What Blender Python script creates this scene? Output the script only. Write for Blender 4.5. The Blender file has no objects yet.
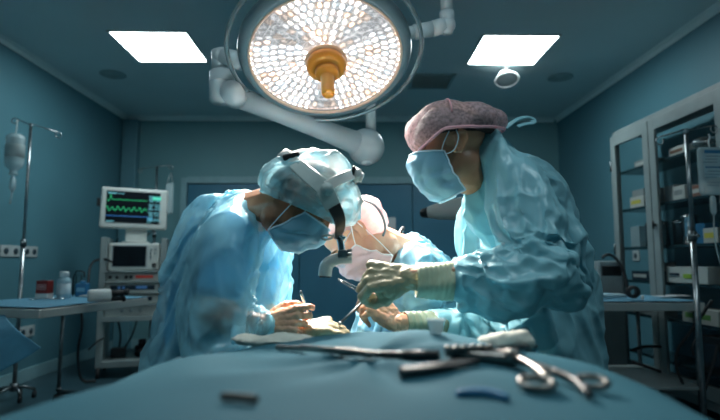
import bpy, bmesh, math, random, os
from mathutils import Vector, Matrix, noise, Euler
V = Vector
PI = math.pi
random.seed(7)
scene = bpy.context.scene
COL = scene.collection

# ------------------------------------------------------------------ camera
F = 520.0
CAM = V((0, 0, 1.09))
PITCH = math.atan(52 / F)
YAW = -math.atan(8 / F)
cam_d = bpy.data.cameras.new('camera')
cam_d.sensor_width = 36
cam_d.lens = 26
cam_d.dof.use_dof = True
cam_d.dof.focus_distance = 1.66
cam_d.dof.aperture_fstop = 2.2
cam_d.clip_start = 0.01
cam = bpy.data.objects.new('camera', cam_d)
COL.objects.link(cam)
cam.location = CAM
cam.rotation_euler = (PI / 2 + PITCH, 0, YAW)
scene.camera = cam
RC = Euler((PI / 2 + PITCH, 0, YAW)).to_matrix()


def P(px, py, d):
    """world point seen at picture point (px, py) at distance d down the room"""
    r = RC @ V(((px - 360) / F, (210 - py) / F, -1))
    return CAM + r * (d / r.y)


def PZ(px, py, z):
    """where the line of sight meets the level z"""
    r = RC @ V(((px - 360) / F, (210 - py) / F, -1))
    return CAM + r * ((z - CAM.z) / r.z)


# ------------------------------------------------------------------ materials
def srgb(c):
    return tuple((x / 12.92 if x <= .04045 else ((x + .055) / 1.055) ** 2.4) for x in c)


MATS = {}


def mat(name, col, rough=.5, metal=0, spec=.5, alpha=1, trans=0, emis=None, estr=0, var=0, vscale=8,
        bump=0, bscale=60, coat=0, transl=0, sheen=0, dark=None, btype='noise', sss=0, avar=None):
    if name in MATS:
        return MATS[name]
    m = bpy.data.materials.new(name)
    m.use_nodes = True
    nt = m.node_tree
    N, L = nt.nodes, nt.links
    b = N['Principled BSDF']
    out = N['Material Output']
    b.inputs['Base Color'].default_value = (*col, 1)
    b.inputs['Roughness'].default_value = rough
    b.inputs['Metallic'].default_value = metal
    b.inputs['Specular IOR Level'].default_value = spec
    b.inputs['Alpha'].default_value = alpha
    b.inputs['Transmission Weight'].default_value = trans
    b.inputs['Coat Weight'].default_value = coat
    b.inputs['Sheen Weight'].default_value = sheen
    if sss:
        b.inputs['Subsurface Weight'].default_value = sss
        b.inputs['Subsurface Radius'].default_value = (.012, .004, .002)
        b.inputs['Subsurface Scale'].default_value = 1
    if emis:
        b.inputs['Emission Color'].default_value = (*emis, 1)
        b.inputs['Emission Strength'].default_value = estr
    tc = N.new('ShaderNodeTexCoord')
    # every surface carries a little procedural variation of its own
    nz = N.new('ShaderNodeTexNoise')
    nz.inputs['Scale'].default_value = vscale
    nz.inputs['Detail'].default_value = 5
    L.new(tc.outputs['Object'], nz.inputs['Vector'])
    mx = N.new('ShaderNodeMix')
    mx.data_type = 'RGBA'
    d = dark if dark else tuple(x * (1 - var) for x in col)
    mx.inputs[6].default_value = (*d, 1)
    mx.inputs[7].default_value = (*col, 1)
    rp = N.new('ShaderNodeValToRGB')
    rp.color_ramp.elements[0].position = .35
    rp.color_ramp.elements[1].position = .6
    L.new(nz.outputs['Fac'], rp.inputs['Fac'])
    L.new(rp.outputs['Color'], mx.inputs[0])
    L.new(mx.outputs[2], b.inputs['Base Color'])
    if bump:
        bp = N.new('ShaderNodeBump')
        bp.inputs['Strength'].default_value = 1
        bp.inputs['Distance'].default_value = bump
        if btype == 'noise':
            t = N.new('ShaderNodeTexNoise')
            t.inputs['Scale'].default_value = bscale
            t.inputs['Detail'].default_value = 6
            L.new(tc.outputs['Object'], t.inputs['Vector'])
            L.new(t.outputs['Fac'], bp.inputs['Height'])
        else:   # creases: warped cell distance
            t0 = N.new('ShaderNodeTexNoise')
            t0.inputs['Scale'].default_value = bscale * .6
            t0.inputs['Detail'].default_value = 3
            L.new(tc.outputs['Object'], t0.inputs['Vector'])
            ad = N.new('ShaderNodeVectorMath')
            ad.operation = 'MULTIPLY_ADD'
            ad.inputs[1].default_value = (.9 / bscale,) * 3
            L.new(t0.outputs['Color'], ad.inputs[0])
            L.new(tc.outputs['Object'], ad.inputs[2])
            t = N.new('ShaderNodeTexVoronoi')
            t.feature = 'F1'
            t.inputs['Scale'].default_value = bscale
            L.new(ad.outputs[0], t.inputs['Vector'])
            L.new(t.outputs['Distance'], bp.inputs['Height'])
        L.new(bp.outputs['Normal'], b.inputs['Normal'])
        L.new(bp.outputs['Normal'], b.inputs['Coat Normal'])
    if transl:
        tr = N.new('ShaderNodeBsdfTranslucent')
        L.new(mx.outputs[2], tr.inputs['Color'])
        ms = N.new('ShaderNodeMixShader')
        ms.inputs[0].default_value = transl
        L.new(b.outputs[0], ms.inputs[1])
        L.new(tr.outputs[0], ms.inputs[2])
        L.new(ms.outputs[0], out.inputs['Surface'])
        if alpha < 1:
            b.inputs['Alpha'].default_value = 1
            tp = N.new('ShaderNodeBsdfTransparent')
            m2 = N.new('ShaderNodeMixShader')
            m2.inputs[0].default_value = alpha
            if avar:      # film that clings in some places and stands off in others
                an = N.new('ShaderNodeTexNoise')
                an.inputs['Scale'].default_value = avar[2]
                an.inputs['Detail'].default_value = 2
                an.inputs['Distortion'].default_value = 1.2
                L.new(tc.outputs['Object'], an.inputs['Vector'])
                mr = N.new('ShaderNodeMapRange')
                mr.inputs[1].default_value = .44
                mr.inputs[2].default_value = .56
                mr.inputs[3].default_value = avar[0]
                mr.inputs[4].default_value = avar[1]
                L.new(an.outputs['Fac'], mr.inputs[0])
                L.new(mr.outputs[0], m2.inputs[0])
            L.new(tp.outputs[0], m2.inputs[1])
            L.new(ms.outputs[0], m2.inputs[2])
            L.new(m2.outputs[0], out.inputs['Surface'])
    MATS[name] = m
    return m


# ------------------------------------------------------------------ geometry collector
def frame_z(d):
    """rotation taking +Z to direction d"""
    return V((0, 0, 1)).rotation_difference(V(d).normalized()).to_matrix()


class G:
    def __init__(self):
        self.bm = bmesh.new()

    def _add(self, bm2, M=None, smooth=False):
        if M is not None:
            bmesh.ops.transform(bm2, matrix=M, verts=bm2.verts)
        for f in bm2.faces:
            f.smooth = smooth
        me = bpy.data.meshes.new('t')
        bm2.to_mesh(me)
        bm2.free()
        self.bm.from_mesh(me)
        bpy.data.meshes.remove(me)
        return self

    def box(self, c, s, rz=0, bev=0, M=None, rot=None, seg=2):
        b = bmesh.new()
        bmesh.ops.create_cube(b, size=1, matrix=Matrix.Diagonal((s[0], s[1], s[2], 1)))
        if bev:
            bmesh.ops.bevel(b, geom=list(b.edges), offset=bev, segments=seg, affect='EDGES', profile=.5)
        T = Matrix.Translation(V(c)) @ (rot.to_4x4() if rot is not None else Matrix.Rotation(rz, 4, 'Z'))
        if M is not None:
            T = M @ T
        return self._add(b, T, smooth=False)

    def cyl(self, p0, p1, r0, r1=None, n=20, caps=True, bev=0):
        r1 = r0 if r1 is None else r1
        p0, p1 = V(p0), V(p1)
        b = bmesh.new()
        h = (p1 - p0).length
        bmesh.ops.create_cone(b, cap_ends=caps, segments=n, radius1=r0, radius2=r1, depth=h)
        if bev:
            es = [e for e in b.edges if abs(e.verts[0].co.z - e.verts[1].co.z) < 1e-6]
            bmesh.ops.bevel(b, geom=es, offset=bev, segments=2, affect='EDGES')
        M = Matrix.Translation((p0 + p1) / 2) @ frame_z(p1 - p0).to_4x4()
        self._add(b, M, True)
        return self

    def ball(self, c, r, M=None, u=20, v=12):
        b = bmesh.new()
        bmesh.ops.create_uvsphere(b, u_segments=u, v_segments=v, radius=1)
        rr = r if hasattr(r, '__len__') else (r, r, r)
        T = Matrix.Translation(V(c)) @ (M.to_4x4() if M is not None else Matrix.Identity(4)) @ Matrix.Diagonal((*rr, 1))
        return self._add(b, T, True)

    def tube(self, pts, r, n=10, closed=False, smooth_path=0, radii=None):
        pts = [V(p) for p in pts]
        for _ in range(smooth_path):
            q = []
            m = len(pts)
            rng = range(m) if closed else range(m - 1)
            if not closed:
                q.append(pts[0])
            for i in rng:
                a, b_ = pts[i], pts[(i + 1) % m]
                q += [a * .75 + b_ * .25, a * .25 + b_ * .75]
            if not closed:
                q.append(pts[-1])
            pts = q
        m = len(pts)
        b = bmesh.new()
        rings = []
        up = None
        for i, p in enumerate(pts):
            if closed:
                t = pts[(i + 1) % m] - pts[i - 1]
            else:
                t = pts[min(i + 1, m - 1)] - pts[max(i - 1, 0)]
            t.normalize()
            if up is None:
                up = t.orthogonal().normalized()
            up = (up - t * up.dot(t)).normalized()
            sd = t.cross(up)
            rr = radii(i / (m - 1)) if radii else r
            rings.append([b.verts.new(p + (up * math.cos(k * 2 * PI / n) + sd * math.sin(k * 2 * PI / n)) * rr) for k in range(n)])
        for i in range(m if closed else m - 1):
            A, B = rings[i], rings[(i + 1) % m]
            off = 0
            if closed and i == m - 1:
                off = min(range(n), key=lambda o: (A[0].co - B[o].co).length)
            for k in range(n):
                b.faces.new((A[k], A[(k + 1) % n], B[(k + 1 + off) % n], B[(k + off) % n]))
        if not closed:
            b.faces.new(rings[0][::-1])
            b.faces.new(rings[-1])
        return self._add(b, None, True)

    def lathe(self, prof, c=(0, 0, 0), axis=(0, 0, 1), n=32, smooth=True, M=None):
        b = bmesh.new()
        rings = []
        for r, z in prof:
            if r < 1e-6:
                rings.append([b.verts.new((0, 0, z))])
            else:
                rings.append([b.verts.new((r * math.cos(k * 2 * PI / n), r * math.sin(k * 2 * PI / n), z)) for k in range(n)])
        for A, B in zip(rings, rings[1:]):
            for k in range(n):
                a0, a1 = A[k % len(A)], A[(k + 1) % len(A)]
                b0, b1 = B[k % len(B)], B[(k + 1) % len(B)]
                vs = []
                for v in (a0, a1, b1, b0):
                    if v not in vs:
                        vs.append(v)
                if len(vs) > 2:
                    b.faces.new(vs)
        T = Matrix.Translation(V(c)) @ frame_z(axis).to_4x4()
        if M is not None:
            T = M
        return self._add(b, T, smooth)

    def grid(self, fn, nu, nv, thick=0, closed_u=False):
        b = bmesh.new()
        vs = [[b.verts.new(fn(i / (nu if closed_u else nu - 1), j / (nv - 1))) for j in range(nv)] for i in range(nu)]
        for i in range(nu if closed_u else nu - 1):
            for j in range(nv - 1):
                i2 = (i + 1) % nu
                b.faces.new((vs[i][j], vs[i2][j], vs[i2][j + 1], vs[i][j + 1]))
        if thick:
            bmesh.ops.recalc_face_normals(b, faces=b.faces)
            bmesh.ops.solidify(b, geom=b.faces[:], thickness=thick)
        return self._add(b, None, True)

    def prism(self, pts2, z0, z1, M=None):
        b = bmesh.new()
        A = [b.verts.new((x, y, z0)) for x, y in pts2]
        B = [b.verts.new((x, y, z1)) for x, y in pts2]
        n = len(pts2)
        b.faces.new(A[::-1])
        b.faces.new(B)
        for i in range(n):
            b.faces.new((A[i], A[(i + 1) % n], B[(i + 1) % n], B[i]))
        return self._add(b, M, False)

    def mesh(self, name, m):
        bmesh.ops.recalc_face_normals(self.bm, faces=self.bm.faces)
        me = bpy.data.meshes.new(name)
        self.bm.to_mesh(me)
        self.bm.free()
        me.materials.append(m)
        return me


def tag(o, label=None, cat=None, group=None, kind=None):
    if label: o['label'] = label
    if cat: o['category'] = cat
    if group: o['group'] = group
    if kind: o['kind'] = kind
    return o


def thing(name, label, cat, loc=(0, 0, 0), rz=0, group=None):
    o = bpy.data.objects.new(name, None)
    o.empty_display_size = .05
    COL.objects.link(o)
    o.location = loc
    o.rotation_euler = (0, 0, rz)
    return tag(o, label, cat, group)


def obj(name, g, m, parent=None, label=None, world=False):
    """one mesh object; world=True: g was laid out in world space"""
    me = g.mesh(name, m) if isinstance(g, G) else g
    if not me.materials:
        me.materials.append(m)
    o = bpy.data.objects.new(name, me)
    COL.objects.link(o)
    if parent is not None:
        o.parent = parent
        if world:
            M = Matrix.Identity(4)
            q = parent
            chain = []
            while q is not None:
                chain.append(Matrix.Translation(q.location) @ q.rotation_euler.to_matrix().to_4x4())
                q = q.parent
            for c in reversed(chain):
                M = M @ c
            me.transform(M.inverted())
    if label: o['label'] = label
    return o


def solo(name, g, m, label, cat, group=None, loc=None):
    """a thing that is one mesh, its origin at the base of the mesh"""
    me = g.mesh(name, m) if isinstance(g, G) else g
    xs = [v.co for v in me.vertices]
    c = V((sum(p.x for p in xs) / len(xs), sum(p.y for p in xs) / len(xs), min(p.z for p in xs)))
    me.transform(Matrix.Translation(-c))
    o = bpy.data.objects.new(name, me)
    COL.objects.link(o)
    o.location = c if loc is None else V(loc)
    return tag(o, label, cat, group)


def struct(name, g, m, parent=None):
    o = obj(name, g, m, parent)
    if parent is None: o['kind'] = 'structure'
    return o


def dup(root, loc, rz=None, label=None, group=None):
    r = root.copy()
    COL.objects.link(r)
    r.location = loc
    if rz is not None: r.rotation_euler = (0, 0, rz)
    if label: r['label'] = label
    if group: r['group'] = group

    def rec(src, dst):
        for ch in list(src.children):
            c = ch.copy()
            COL.objects.link(c)
            c.parent = dst
            rec(ch, c)
    rec(root, r)
    return r


# ------------------------------------------------------------------ palette
wall_m = mat('teal_wall_paint', (.085, .225, .275), .55, var=.08, vscale=1.2, bump=.0006, bscale=90)
ceil_m = mat('ceiling_paint', (.66, .80, .82), .6, var=.06, vscale=1.0, bump=.0004, bscale=120)
floor_m = mat('vinyl_floor', (.035, .08, .10), .35, var=.25, vscale=5, bump=.0003, bscale=200)
cove_m = mat('cove_white', (.80, .92, .92), .6, var=.04)
col_m = mat('column_lit_paint', (.11, .26, .31), .5, var=.05)
trim_m = mat('pale_trim', (.24, .42, .46), .5, var=.08)
door_m = mat('navy_door_laminate', (.045, .19, .29), .4, var=.1, vscale=3)
steel = mat('brushed_steel', (.42, .44, .45), .28, 1, var=.25, vscale=40)
steel_d = mat('dull_steel', (.22, .25, .26), .42, 1, var=.3, vscale=30)
chrome = mat('polished_steel', (.62, .63, .64), .14, 1, var=.15, vscale=30)
cab_m = mat('grey_enamel', (.24, .29, .29), .4, var=.12, vscale=6)
cream = mat('device_plastic', (.52, .55, .52), .42, var=.08, vscale=10)
grey_pl = mat('grey_plastic', (.30, .36, .37), .4, var=.1, vscale=10)
lampw = mat('lamp_white_enamel', (.50, .58, .60), .32, var=.06, vscale=6)
lampg = mat('lamp_grey_rim', (.16, .24, .27), .35, var=.1)
black = mat('black_plastic', (.012, .013, .015), .4, var=.3)
rubber = mat('black_rubber', (.015, .016, .018), .6, var=.3)
white_pl = mat('white_plastic', (.75, .77, .76), .35, var=.05)
paper = mat('white_paper', (.72, .74, .73), .7, var=.06)
glass = mat('clear_glass', (.02, .03, .03), .03, spec=.5, alpha=.07)
shelf_gl = mat('smoked_shelf_glass', (.02, .05, .06), .2)
fluid = mat('clear_pvc_bag', (.55, .68, .70), .18, alpha=.55, spec=.6)
blue_dr = mat('blue_drape_cloth', (.07, .27, .40), .75, var=.12, vscale=14, bump=.0015, bscale=26, btype='crease', sheen=.2)
red_m = mat('red_card', (.24, .018, .015), .5, var=.1)
blue_b = mat('blue_label_plastic', (.03, .17, .32), .4, var=.1)
screen_m = mat('dark_screen', (.006, .010, .014), .3, var=.2, spec=.12)
orange = mat('amber_handle_plastic', (.66, .26, .03), .42, var=.06, sss=.15)
green_e = mat('green_trace', (.02, .3, .1), .5, emis=(.03, .75, .30), estr=.55)
blue_e = mat('blue_trace', (.02, .1, .3), .5, emis=(.05, .28, .75), estr=.5)
cyan_e = mat('cyan_readout', (.1, .3, .35), .5, emis=(.2, .65, .75), estr=.45)
mint_e = mat('mint_readout', (.1, .4, .3), .5, emis=(.05, .8, .5), estr=.6)

# ------------------------------------------------------------------ the room
XL, XR, YB, YF, H = -2.99, 2.74, 6.75, -2.2, 3.0
struct('floor', G().box(((XL + XR) / 2, (YB + YF) / 2, -.05), (XR - XL + .4, YB - YF + .4, .1)), floor_m)
struct('ceiling', G().box(((XL + XR) / 2, (YB + YF) / 2, H + .05), (XR - XL + .4, YB - YF + .4, .1)), ceil_m)
struct('wall_left', G().box((XL - .1, (YB + YF) / 2, H / 2), (.2, YB - YF + .4, H)), wall_m)
struct('wall_right', G().box((XR + .1, (YB + YF) / 2, H / 2), (.2, YB - YF + .4, H)), wall_m)
struct('wall_back', G().box(((XL + XR) / 2, YB + .1, H / 2), (XR - XL, .2, H)), mat('back_wall_lit_paint', (.15, .33, .36), .55, var=.08, vscale=1.2, bump=.0006, bscale=90))  # wall colour lightened here to stand in for panel light
struct('wall_front', G().box(((XL + XR) / 2, YF - .1, H / 2), (XR - XL, .2, H)), wall_m)
for nm, c, s in (('baseboard_left', (XL + .008, (YB + YF) / 2, .06), (.016, YB - YF, .12)),
                 ('baseboard_right', (XR - .008, (YB + YF) / 2, .06), (.016, YB - YF, .12)),
                 ('baseboard_back', ((XL + XR) / 2, YB - .008, .06), (XR - XL - .04, .016, .12))):
    struct(nm, G().box(c, s, bev=.004), trim_m)
# cove moulding along the ceiling edge
cp = [(0, 0), (.05, 0), (.045, -.012), (.03, -.02), (.02, -.032), (.013, -.05), (0, -.055)]
for i, (o0, ex, ln, sgn) in enumerate((((XL, YF, H), (0, 1, 0), YB - YF, 1), ((XR, YF, H), (0, 1, 0), YB - YF, -1))):
    g = G()
    b = G()
    M = Matrix(((sgn, 0, 0, o0[0]), (0, 0, 1, o0[1]), (0, 1, 0, H), (0, 0, 0, 1)))
    g.prism(cp, 0, ln, M)
    struct('trim_%d' % (i + 1), g, cove_m)
g = G()
g.prism(cp, 0, XR - XL - .1, Matrix(((0, 0, 1, XL + .05), (-1, 0, 0, YB), (0, 1, 0, H), (0, 0, 0, 1))))
struct('trim_3', g, cove_m)
# boxed-in corner column, its wall colour lightened for the light it catches
struct('trim_4', G().box((XL + .115, YB - .06, (H - .06) / 2 + .0), (.19, .12, H - .07), bev=.01), col_m)

# wide dark blue door in the back wall
dx0, dx1, dz = -2.14, 2.25, 2.10
g = G()
g.box((dx0 - .04, YB - .025, (dz + .08) / 2), (.08, .05, dz + .08), bev=.006)
g.box((dx1 + .04, YB - .025, (dz + .08) / 2), (.08, .05, dz + .08), bev=.006)
g.box(((dx0 + dx1) / 2, YB - .025, dz + .05), (dx1 - dx0, .05, .09), bev=.006)
dr = bpy.data.objects.new('door_1', None)
COL.objects.link(dr)
dr.location = ((dx0 + dx1) / 2, YB, 0)
dr['kind'] = 'structure'
obj('door_frame', g, trim_m, dr, world=True)
nl = 3
for k in range(nl):
    w = (dx1 - dx0) / nl
    xc = dx0 + w * (k + .5)
    lf = obj('door_leaf', G().box((xc, YB - .015, dz / 2), (w - .012, .03, dz - .01), bev=.004), door_m, dr, world=True)
    obj('handle', G().cyl((xc + w * .42, YB - .06, .95), (xc + w * .42, YB - .06, 1.3), .012).cyl((xc + w * .42, YB - .06, 1.0), (xc + w * .42, YB - .02, 1.0), .008).cyl((xc + w * .42, YB - .06, 1.25), (xc + w * .42, YB - .02, 1.25), .008), steel, lf, world=True)
# small pale sign plate on the door
solo('wall_plate', G().box((P(385, 225, 6.68).x, YB - .045, P(385, 225, 6.68).z), (.28, .02, .2), bev=.005), white_pl,
     'small blank white plate mounted on the dark blue back door', 'plate')


# ceiling light panels
def panel_material(nm, s):
    return mat(nm, (.9, .95, .97), .6, emis=(.80, .96, 1.0), estr=s)


PANEL = panel_material('lit_diffuser', 22.0)


def ceiling_light(x, y, label):
    t = thing('ceiling_light', label, 'ceiling light', (x, y, H), group='square ceiling light panels')
    g = G()
    s = .325
    for a in range(4):
        c, sn = math.cos(a * PI / 2), math.sin(a * PI / 2)
        g.box((s * c, s * sn, -.006), (.02 if a % 2 == 0 else .67, .67 if a % 2 == 0 else .02, .012), bev=.002)
    obj('frame', g, white_pl, t)
    obj('diffuser', G().box((0, 0, -.004), (.63, .63, .006)), PANEL, t)
    return t


qa, qb = PZ(161.3, 47, H), PZ(510.5, 50, H)
ceiling_light(qa.x, qa.y, 'square lit ceiling panel on the left, above the patient monitor side')
ceiling_light(qb.x, qa.y + .02, 'square lit ceiling panel on the right, above the small hanging round lamp')

vent_d = mat('vent_dark', (.34, .48, .50), .5, var=.2)
v1, v2, v3 = PZ(113, 74, H), PZ(560, 77, H), PZ(431, 81, H)
for x, y, lb in ((v1.x, v1.y, 'round flat ceiling vent near the left wall'), (v2.x, v2.y, 'round flat ceiling vent near the right wall, above the cabinet side')):
    t = thing('ceiling_vent', lb, 'vent', (x, y, H), group='round ceiling vents')
    obj('rim', G().lathe([(.10, 0), (.125, -.002), (.13, -.008), (.12, -.014), (.10, -.012), (.10, 0)]), vent_d, t)
    g = G()
    for r in (.02, .045, .07, .093):
        g.lathe([(r - .009, -.004), (r + .009, -.004), (r + .009, -.010), (r - .009, -.010), (r - .009, -.004)])
    g.lathe([(0, -.001), (.1, -.001), (.1, -.003), (0, -.003)])
    obj('grille', g, vent_d, t)
t = thing('ceiling_vent', 'square dark slatted ceiling vent right of the big round lamp', 'vent', (v3.x, v3.y, H))
g = G()
for a in range(4):
    c, sn = math.cos(a * PI / 2), math.sin(a * PI / 2)
    g.box((.21 * c, .21 * sn, -.006), (.03 if a % 2 == 0 else .45, .45 if a % 2 == 0 else .03, .012))
obj('frame', g, vent_d, t)
g = G()
for k in range(9):
    g.box((0, -.18 + k * .045, -.008), (.40, .03, .004), rot=Euler((.5, 0, 0)).to_matrix())
obj('slats', g, mat('vent_slat', (.24, .37, .40), .5), t)

# little hanging round lamp
t = thing('hanging_lamp', 'small white round lamp hanging under the right ceiling panel on a short stalk', 'lamp', (PZ(506, 66.5, H).x, PZ(506, 66.5, H).y, H))
zc = -.125
obj('stalk', G().cyl((0, 0, 0), (0, 0, -.10), .014).cyl((0, 0, 0), (0, 0, -.014), .035), white_pl, t)
g = G()
g.tube([(-.012, 0, -.035), (-.055, 0, -.05), (-.07, 0, -.08), (-.065, 0, -.115)], .008, smooth_path=2)
g.tube([(.012, 0, -.035), (.055, 0, -.05), (.07, 0, -.08), (.065, 0, -.115)], .008, smooth_path=2)
obj('bracket', g, white_pl, t)
HL = Matrix.Translation((0, -.01, -.135)) @ Matrix.Rotation(-.42, 4, 'X')
hd = obj('lamp_head', G().lathe([(0, .022), (.04, .022), (.085, .014), (.112, .004), (.118, -.004), (.114, -.012), (.10, -.014), (.098, -.008)], M=HL), white_pl, t)
obj('lens', G().lathe([(0, -.014), (.05, -.012), (.098, -.009), (.098, -.004), (0, -.004)], M=HL), grey_pl, hd)



# wall sockets
def socket(M, label, n=2, w=.24, group='wall sockets'):
    t = bpy.data.objects.new('wall_socket', None)
    COL.objects.link(t)
    t.matrix_world = M
    tag(t, label, 'wall socket')
    obj('plate', G().box((0, -.006, 0), (w, .012, .10), bev=.004), mat('socket_plate', (.45, .5, .5), .4), t)
    for k in range(n):
        x = (k - (n - 1) / 2) * w / n
        obj('socket_insert', G().cyl((x, -.010, 0), (x, -.018, 0), .027).box((x, -.016, 0), (.034, .006, .034), bev=.003), mat('socket_dark', (.03, .06, .08), .4), t)
    return t


ML = Matrix.Rotation(PI / 2, 4, 'Z')
socket(Matrix.Translation((XL, 4.60, 1.185)) @ ML, 'pale twin wall socket plate behind the left drip stand pole, nearer the camera', 2, .26)
socket(Matrix.Translation((XL, 4.88, 1.185)) @ ML, 'pale twin wall socket plate on the left wall just right of the drip stand pole', 2, .22)
socket(Matrix.Translation((XL, 4.90, .455)) @ ML, 'pale low wall socket below the left instrument table top', 2, .24)
socket(Matrix.Translation((XR, 4.98, 1.15)) @ Matrix.Rotation(-PI / 2, 4, 'Z'), 'pale single wall socket on the right wall, seen through the cabinet', 1, .11)


# ------------------------------------------------------------------ drip stands
def stand(loc, rz, top, span, label, pole_r=.0125, collar=1.2, sag=-.03, hooks=2, rleg=.28):
    t = thing('drip_stand', label, 'drip stand', loc, rz)
    obj('base', G().cyl((0, 0, .07), (0, 0, .13), .03), steel_d, t)
    for k in range(5):
        a = k * 2 * PI / 5 + .3
        lg = obj('base_leg', G().tube([(0, 0, .10), (rleg * .5 * math.cos(a), rleg * .5 * math.sin(a), .095), (rleg * math.cos(a), rleg * math.sin(a), .07)], .012), steel_d, t)
        e = V((rleg * math.cos(a), rleg * math.sin(a), 0))
        obj('caster', G().cyl(e + V((-.011, 0, .026)), e + V((.011, 0, .026)), .026).cyl(e + V((0, 0, .03)), e + V((0, 0, .075)), .007), rubber, lg)
    obj('pole', G().cyl((0, 0, .1), (0, 0, collar), pole_r * 1.25).cyl((0, 0, collar), (0, 0, top), pole_r * .92), steel, t)
    obj('collar', G().cyl((0, 0, collar - .03), (0, 0, collar + .03), pole_r * 1.8, bev=.004).cyl((0, 0, collar), (0, -.035, collar), .006).ball((0, -.04, collar), .011), steel_d, t)
    obj('crossbar', G().tube([(-span[0], 0, top - sag), (-.02, 0, top + .005), (.02, 0, top + .005), (span[1], 0, top + sag)], .0045).cyl((0, 0, top - .02), (0, 0, top + .012), pole_r * 1.2), steel, t)
    for s, z in ((-span[0], top - sag), (span[1], top + sag)):
        sg = 1 if s > 0 else -1
        pts = [(s, 0, z), (s + sg * .016, 0, z - .006), (s + sg * .024, 0, z - .026), (s + sg * .012, 0, z - .045), (s - sg * .012, 0, z - .045), (s - sg * .024, 0, z - .026), (s - sg * .017, 0, z - .010)]
        obj('hook', G().tube(pts, .0042, smooth_path=2), steel, t)
    return t


p = P(31, 125, 4.3)
stand((p.x - .0, 4.3, 0), .25, p.z, (.12, .21), 'tall steel drip stand by the left wall holding the drip bottle', collar=P(22, 243, 4.3).z, sag=-.05, rleg=.14)
# drip bottle hung from the left hook
DB = 4.26
bp = P(15, 150, DB)
t = thing('drip_bottle', 'clear drip bottle hanging neck-down from the left drip stand', 'drip bottle', (bp.x, DB, P(15, 200, DB).z))
BS = DB / 3.18
z0 = 0


def zz(py): return P(15, py, DB).z - P(15, 200, DB).z


obj('hanger', G().tube([(0, 0, zz(120)), (.004, 0, zz(127)), (-.004, 0, zz(134))], .005, smooth_path=1), white_pl, t)
obj('bottle_body', G().lathe([(0, zz(134)), (BS * .035, zz(134.5)), (BS * .052, zz(137)), (BS * .054, zz(140)), (BS * .050, zz(142)), (BS * .052, zz(146)), (BS * .052, zz(163)), (BS * .045, zz(167)), (BS * .022, zz(170)), (BS * .020, zz(172)), (BS * .024, zz(173)), (BS * .024, zz(175)), (0, zz(175))]), fluid, t)
obj('label', G().lathe([(BS * .0535, zz(145)), (BS * .0535, zz(158)), (BS * .0525, zz(158)), (BS * .0525, zz(145)), (BS * .0535, zz(145))]), mat('pale_label', (.5, .58, .58), .6, alpha=.75), t)
obj('drip_chamber', G().lathe([(0, zz(175)), (BS * .010, zz(175.5)), (BS * .012, zz(178)), (BS * .018, zz(179)), (BS * .018, zz(188)), (BS * .010, zz(190)), (BS * .006, zz(193)), (0, zz(193))]), fluid, t)
obj('tube', G().tube([(0, 0, zz(192)), (-.004, 0, zz(197)), (-.012, 0, zz(204))], .008), fluid, t)

p = P(157, 167, 5.95)
stand((p.x, 5.95, 0), 0, p.z, (.19, .16), 'slim drip stand behind the patient monitor', pole_r=.012, collar=1.4, sag=.02)
bp = P(170, 183, 5.93)
t = thing('drip_bag', 'clear slim drip bag beside the patient monitor', 'drip bag', (bp.x, 5.93, P(170, 214, 5.93).z))
h = bp.z - P(170, 214, 5.93).z
obj('bag', G().box((0, 0, h / 2), (.085, .035, h), bev=.016, seg=3), fluid, t)
obj('hanger', G().tube([(-.03, 0, h + .0), (-.01, 0, h + .07), (.01, 0, h + .12), (.03, 0, h + .0)], .003), white_pl, t)

p = P(686, 131, 3.0)
stand((p.x + .0, 3.0, 0), .08, p.z, (.17, .18), 'steel drip stand in front of the right cabinet', pole_r=.0125, collar=P(694, 236, 3.0).z, sag=.04)
bp = P(711, 171, 2.98)
t = thing('drip_bag', 'clear drip bag with a blue printed label on the right drip stand', 'drip bag', (bp.x, 2.98, P(711, 195, 2.98).z))


def zz(py): return P(711, py, 2.98).z - P(711, 195, 2.98).z


obj('bag', G().box((0, 0, zz(171)), (.145, .045, zz(147)), bev=.02, seg=3), fluid, t)
lb = obj('label', G().box((.004, -.0235, zz(166)), (.12, .002, zz(171)), bev=.0008), mat('bag_label', (.34, .5, .55), .6), t)
obj('label_band', G().box((.004, -.0248, zz(152.5)), (.105, .001, .02)), blue_b, lb)
obj('label_band', G().box((.004, -.0248, zz(168)), (.105, .001, .008)), blue_b, lb)
for q, yy in enumerate((157, 160, 163, 172, 175, 178, 183, 186)):
    obj('printed_line', G().box((.0 - .01 * (q % 3), -.0248, zz(yy)), (.085 - .015 * (q % 2), .001, .004)), mat('grey_print', (.15, .22, .26), .6), lb)
obj('hanger', G().tube([(0, 0, zz(147.5)), (-.006, 0, zz(141)), (.008, 0, zz(137)), (.0, 0, zz(134))], .004, smooth_path=1), white_pl, t)
obj('drip_chamber', G().lathe([(0, zz(195)), (.01, zz(196)), (.016, zz(199)), (.016, zz(212)), (.006, zz(215)), (0, zz(215))]), fluid, t)
obj('tube', G().tube([(0, 0, zz(214)), (-.01, 0, zz(240)), (.03, .0, zz(275)), (.10, .0, zz(240))], .004, smooth_path=3), fluid, t)
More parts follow.
